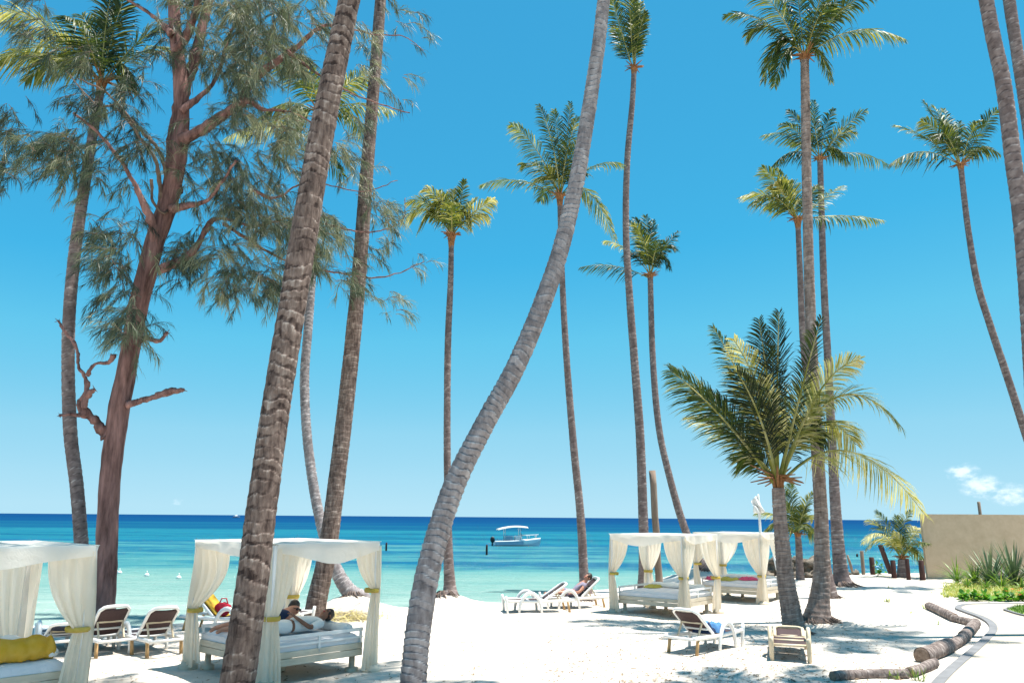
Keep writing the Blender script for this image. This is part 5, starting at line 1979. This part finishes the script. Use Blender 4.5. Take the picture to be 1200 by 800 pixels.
def rocks():
    G = 'rocks at the water edge behind the short palm'
    spec = [(903, 668, .38, 'brown rock at the left end of the pile behind the rear cabana'), (911, 660, .40, 'pale topped rock beside the white leaning stick'), (926, 664, .42, 'large dark rock left of the small young palm'),
            (946, 666, .36, 'rounded rock right of the small young palm'), (952, 660, .42, 'pale rock hard against the tall palm trunks'), (936, 657, .30, 'small rock behind the small young palm'), (1003, 673, .20, 'reddish low rock beside the leaning driftwood stick'), (994, 674, .16, 'small dark rock at the foot of the driftwood stick')]
    for i, (px, py, r, lab) in enumerate(spec):
        d = raydir(px, py)
        g = at(px, 672, 37.0 if px < 990 else 38.6)
        g = V((g.x, g.y, ground(g.x, g.y)))
        z = at(px, py, g.y).z
        mb = MB()
        mb.ball((0, 0, 0), (r, r * .8, r * .72), 18, 12, jit=.75, seed=i + 2)
        for k, v in enumerate(mb.v):
            mb.v[k] = v * (1 + .16 * mnoise.noise(v * 6 + V((i, 0, 0))))
        put(mb, 'rock', M['rock'], (g.x, g.y, max(z, g.z + r * .3)), i * .7, lab, 'rock', G)
    for i, (px, py, r) in enumerate([(899, 672, .3), (920, 669, .35), (932, 668, .3), (950, 669, .3), (957, 668, .35)]):
        g = at(px, 672, 36.3)
        g = V((g.x, g.y, ground(g.x, g.y)))
        mb = MB()
        mb.ball((0, 0, 0), (r, r * .8, r * .6), 18, 12, jit=.75, seed=i + 22)
        put(mb, 'rock', M['rock'], (g.x, g.y, g.z + r * .25), i * 1.1, ['low rock nearest the rear cabana', 'low rock under the large dark one', 'low rock in front of the small young palm stem', 'low rock under the rounded one', 'low rock touching the tall palm trunks'][i], 'rock', G)


rocks()


def logs():
    G = 'palm logs edging the path'
    spec = [((1089, 713.5), (1119, 728), 12, 'thin palm log at the far end of the row beside the path'),
            ((1118, 728), (1142, 734), 11, 'second palm log from the far end of the row'),
            ((1144, 734), (1129, 751), 14, 'pale palm log at the bend of the row'),
            ((1133, 749), (1112, 763), 14.5, 'palm log between the bend and the thick stump'),
            ((1113, 763), (1081, 776), 21, 'thickest palm log of the row, short and rough'),
            ((1096, 781), (1066, 793), 14, 'short palm log in front of the thickest one'),
            ((1064, 794), (976, 797), 13.5, 'longest palm log, lying across the near end of the row')]
    for i, (a, b, w, lab) in enumerate(spec):
        pa, pb = gnd(*a), gnd(*b)
        r = w * .76 / 2 * (pa.y + pb.y) / 2 / FPX * 1.02
        root = empty('palm_log', pa, lab, 'log', G)
        n = 5
        pts = []
        bow = .10 if i == 6 else .015
        per = (pb - pa).cross(V((0, 0, 1))).normalized()
        for k in range(n + 1):
            t = k / n
            p = pa.lerp(pb, t) + per * bow * math.sin(PI * t) * (1 if i == 6 else -1)
            pts.append((p.x, p.y, ground(p.x, p.y) + r * .82, r * (1 + .04 * math.sin(k * 2 + i))))
        mb, top, up = trunk_mesh(pts, .10, .07, 20, .03, 40 + i, .06, 6)
        mb.f.pop()
        mb.build('bark', M['log'], root, off=pa)
        for q, o in ((pts[0], pts[1]), (pts[-1], pts[-2])):
            eb = MB()
            c = V(q[:3])
            ax = (c - V(o[:3])).normalized()
            eb.tube([c - ax * .02, c + ax * .004, c + ax * .008], [q[3] * .96, q[3] * .94, q[3] * .7], 18)
            eb.build('cut_end', M['log_end'], root, off=pa)


logs()


# ------------------------------------------------------------------ garden plants
def blade(mb, p, d, L, w, droop, tone, seg=5, chan=.25):
    d = d.normalized()
    side = d.cross(V((0, 0, 1)))
    side = side.normalized() if side.length > .05 else V((1, 0, 0))
    L_, R_ = [], []
    q = p.copy()
    dd = d.copy()
    rows = []
    for k in range(seg + 1):
        t = k / seg
        ww = w * (math.sin(PI * min(1, .25 + .75 * t)) if t < 1 else .02)
        upv = side.cross(dd).normalized()
        rows.append([q - side * ww + upv * ww * chan, q.copy(), q + side * ww + upv * ww * chan])
        q = q + dd * L / seg
        dd = (dd - V((0, 0, droop / seg))).normalized()
    o = len(mb.v)
    for k, r in enumerate(rows):
        mb.v.extend(r)
        mb.t.extend([tone + .06 * k] * 3)
    for k in range(seg):
        for j in range(2):
            a = o + k * 3 + j
            mb.f.append((a, a + 1, a + 4, a + 3))


def plants():
    rng = random.Random(77)
    G = 'sword leaved plants along the wall'
    for (px, py, h, n, dr, lab, m) in [
        (1162, 687, 1.6, 56, .25, 'large stiff sword leaved plant in front of the wall, left of the biggest one', 'agave'),
        (1190, 688, 1.85, 62, .25, 'largest stiff sword leaved plant at the right edge of the wall bed', 'agave'),
        (1122, 683, 1.15, 46, 1.2, 'low arching strappy plant at the left end of the wall bed', 'leaf'),
        (1143, 686, 1.2, 50, 1.0, 'yellow green strappy plant second from the left in the wall bed', 'leaf'),
        (1174, 690, 1.1, 44, 1.0, 'small arching plant between the two stiff sword plants', 'leaf'),
        (1215, 690, 1.3, 50, .3, 'stiff sword leaved plant just outside the right edge of the photo', 'agave'),
        (1134, 690, .55, 30, 1.3, 'short grassy clump in front of the strappy plants', 'leaf'),
        (1156, 692, .5, 30, 1.3, 'short grassy clump at the foot of the left stiff sword plant', 'leaf'),
        (1198, 693, .5, 30, 1.3, 'short grassy clump at the foot of the biggest sword plant', 'leaf')]:
        g = gnd(px, py)
        g.z = ground(g.x, g.y)
        root = empty('sword_plant' if m == 'agave' else 'strappy_plant', g, lab, 'plant', G)
        mb = MB()
        for k in range(n):
            th = k * 2.39996
            el = rng.uniform(.15, 1.45)
            d = V((math.cos(th) * math.cos(el), math.sin(th) * math.cos(el), math.sin(el)))
            blade(mb, g + V((0, 0, .1 if m == 'agave' else .02)) + d * .05, d, h * rng.uniform(.7, 1.05), (.038 if m == 'agave' else .024) * rng.uniform(.8, 1.2), dr * rng.uniform(.6, 1.3), rng.uniform(.2, .65))
        mb.build('leaves', M[m], root, off=g, smooth=False)
        st = MB()
        st.tube([g + V((0, 0, -.05)), g + V((0, 0, .15))], [.07, .05], 8)
        st.build('stem', M['husk'], root, off=g)
    # row of broad leaved plants along the path
    G = 'broad leaved plants along the path edge'
    labs = ['bright broad leaved plant at the left end of the path bed', 'bright broad leaved plant second from the left in the path bed', 'tall broad leaved plant in the middle of the path bed', 'broad leaved plant left of the orange flowers',
            'broad leaved plant with orange flowers', 'broad leaved plant at the right edge of the path bed']
    for i, px in enumerate((1133, 1146, 1159, 1173, 1187, 1204)):
        g = gnd(px, 704.3)
        g.z = ground(g.x, g.y)
        g.y += .1
        root = empty('broad_leaf_plant', g, labs[i], 'plant', G)
        mb = MB()
        for k in range(46):
            th = rng.uniform(0, 2 * PI)
            el = rng.uniform(.2, 1.4)
            l = rng.uniform(.06, .26)
            d = V((math.cos(th) * math.cos(el), math.sin(th) * math.cos(el), math.sin(el) * 1.1))
            p = g + d * l
            s = rng.uniform(.06, .10)
            fx = V((rng.gauss(0, 1), rng.gauss(0, 1), rng.gauss(.2, .5))).normalized()
            fy = fx.cross(V((rng.gauss(0, .5), rng.gauss(0, .5), 1))).normalized()
            vs = [p] + [p + fx * s * (1 + math.cos(a)) * .9 + fy * s * math.sin(a) * .8 for a in [PI + 2 * PI * j / 8 for j in range(1, 8)]]
            mb.add(vs, [tuple(range(8))], rng.uniform(.2, .8))
        mb.build('leaves', M['broad'], root, off=g, smooth=False)
        if i in (4, 5):
            fb = MB()
            for k in range(9):
                p = g + V((rng.uniform(-.25, .25), rng.uniform(-.25, .1), rng.uniform(.15, .38)))
                for a in range(5):
                    th = a * 2 * PI / 5
                    e = p + V((math.cos(th), math.sin(th), .3)) * .05
                    t = V((-math.sin(th), math.cos(th), 0)) * .022
                    fb.add([p, e + t, e - t], [(0, 1, 2)])
            fb.build('flowers', M['flower'], root, off=g, smooth=False)
    # ground cover between wall bed and path
    mb = MB()
    for k in range(8500):
        px = rng.uniform(1105, 1215)
        lo = 680 if px > 1125 else 688
        py = rng.uniform(lo, 703.5) if px > 1128 else rng.uniform(686, 700)
        if rng.random() > smooth01(1095, 1140, px) + .12 * (py > 690):
            continue
        g = gnd(px, py)
        th = rng.uniform(0, 2 * PI)
        d = V((math.cos(th) * .6, math.sin(th) * .6, rng.uniform(.4, 1.2)))
        blade(mb, g, d, rng.uniform(.10, .28), rng.uniform(.008, .016), .9, rng.uniform(.6, 1.05), 3)
    tag(mb.build('ground_cover', M['leaf'], smooth=False), 'yellow green creeping ground cover between the wall plants and the path', 'ground cover', kind='stuff')
    # tufts on the open sand
    G = 'small green tufts on the sand'
    for (px, py, h, n, lab) in [(1039, 705, .24, 26, 'brightest grass tuft in the open sand near the frond shadow'), (1043, 689, .14, 12, 'small tuft beyond the frond shadow'), (1085, 713, .2, 16, 'tuft at the far tip of the log row'), (1067, 718, .18, 10, 'thin tuft left of the log row tip'),
                                (1099, 732, .2, 9, 'sparse tuft inside the curve of the log row'), (1049, 795, .2, 18, 'tuft beside the longest palm log'), (1076, 797, .22, 18, 'tuft at the near corner of the path'), (1105, 697, .18, 12, 'tuft at the left fringe of the ground cover'), (1090, 694, .15, 10, 'pale tuft before the end of the wall'),
                                (1118, 692, .2, 14, 'tuft before the strappy plants')]:
        g = gnd(px, py)
        mb = MB()
        for k in range(n):
            th = rng.uniform(0, 2 * PI)
            el = rng.uniform(.4, 1.4)
            d = V((math.cos(th) * math.cos(el), math.sin(th) * math.cos(el), math.sin(el)))
            blade(mb, g + V((rng.gauss(0, .05), rng.gauss(0, .05), 0)), d, h * rng.uniform(.6, 1.2), .008, .8, rng.uniform(.4, .9), 3)
        tag(mb.build('grass_tuft', M['leaf'], off=g, smooth=False), lab, 'grass tuft', G)
    # leafy green weed beside the dark posts
    g = gnd(1031, 675)
    mb = MB()
    for k in range(60):
        th, el, l = rng.uniform(0, 2 * PI), rng.uniform(.2, 1.4), rng.uniform(.1, .6)
        p = g + V((math.cos(th) * math.cos(el) * .6, math.sin(th) * math.cos(el) * .6, math.sin(el))) * l
        d = V((rng.gauss(0, 1), rng.gauss(0, 1), rng.gauss(.3, .5)))
        blade(mb, p, d, .16, .05, .5, rng.uniform(.2, .7), 3)
    tag(mb.build('leafy_bush', M['broad'], off=g, smooth=False), 'small leafy green bush between the dark posts', 'bush')


plants()


def litter():
    rng = random.Random(99)
    mb = MB()
    for k in range(3000):
        if k < 1700:
            px, py = rng.uniform(640, 1060), 715 + 85 * rng.random() ** .8
        else:
            px, py = rng.uniform(0, 1060), rng.uniform(705, 800)
        g = gnd(px, py)
        if g.z < -.05:
            continue
        th = rng.uniform(0, PI)
        l, w = rng.uniform(.012, .055) * (1 if rng.random() < .94 else 2.2), rng.uniform(.004, .013)
        a = V((math.cos(th), math.sin(th), rng.uniform(-.1, .25)))
        b = V((-math.sin(th), math.cos(th), 0))
        p = g + V((0, 0, .012))
        mb.add([p - a * l, p - b * w, p + a * l, p + b * w + V((0, 0, .01))], [(0, 1, 2, 3)])
    tag(mb.build('leaf_litter', M['litter'], smooth=False), 'scattered bits of dry leaf and twig on the sand', 'leaf litter', kind='stuff')
    # straw on the mound of the curved palm
    mb = MB()
    for k in range(420):
        x, y = -4.15 + rng.gauss(.1, .45), 21.1 + rng.gauss(-.15, .4)
        g = on(x, y)
        th = rng.uniform(0, PI)
        a = V((math.cos(th), math.sin(th), rng.uniform(-.2, .3))) * rng.uniform(.1, .28)
        b = V((-math.sin(th), math.cos(th), 0)) * .008
        p = g + V((0, 0, rng.uniform(.01, .05)))
        mb.add([p - a - b, p - a + b, p + a + b, p + a - b], [(0, 1, 2, 3)])
    tag(mb.build('dry_straw', M['straw'], smooth=False), 'dry yellow straw on the mound of the curved palm', 'straw', kind='stuff')


litter()
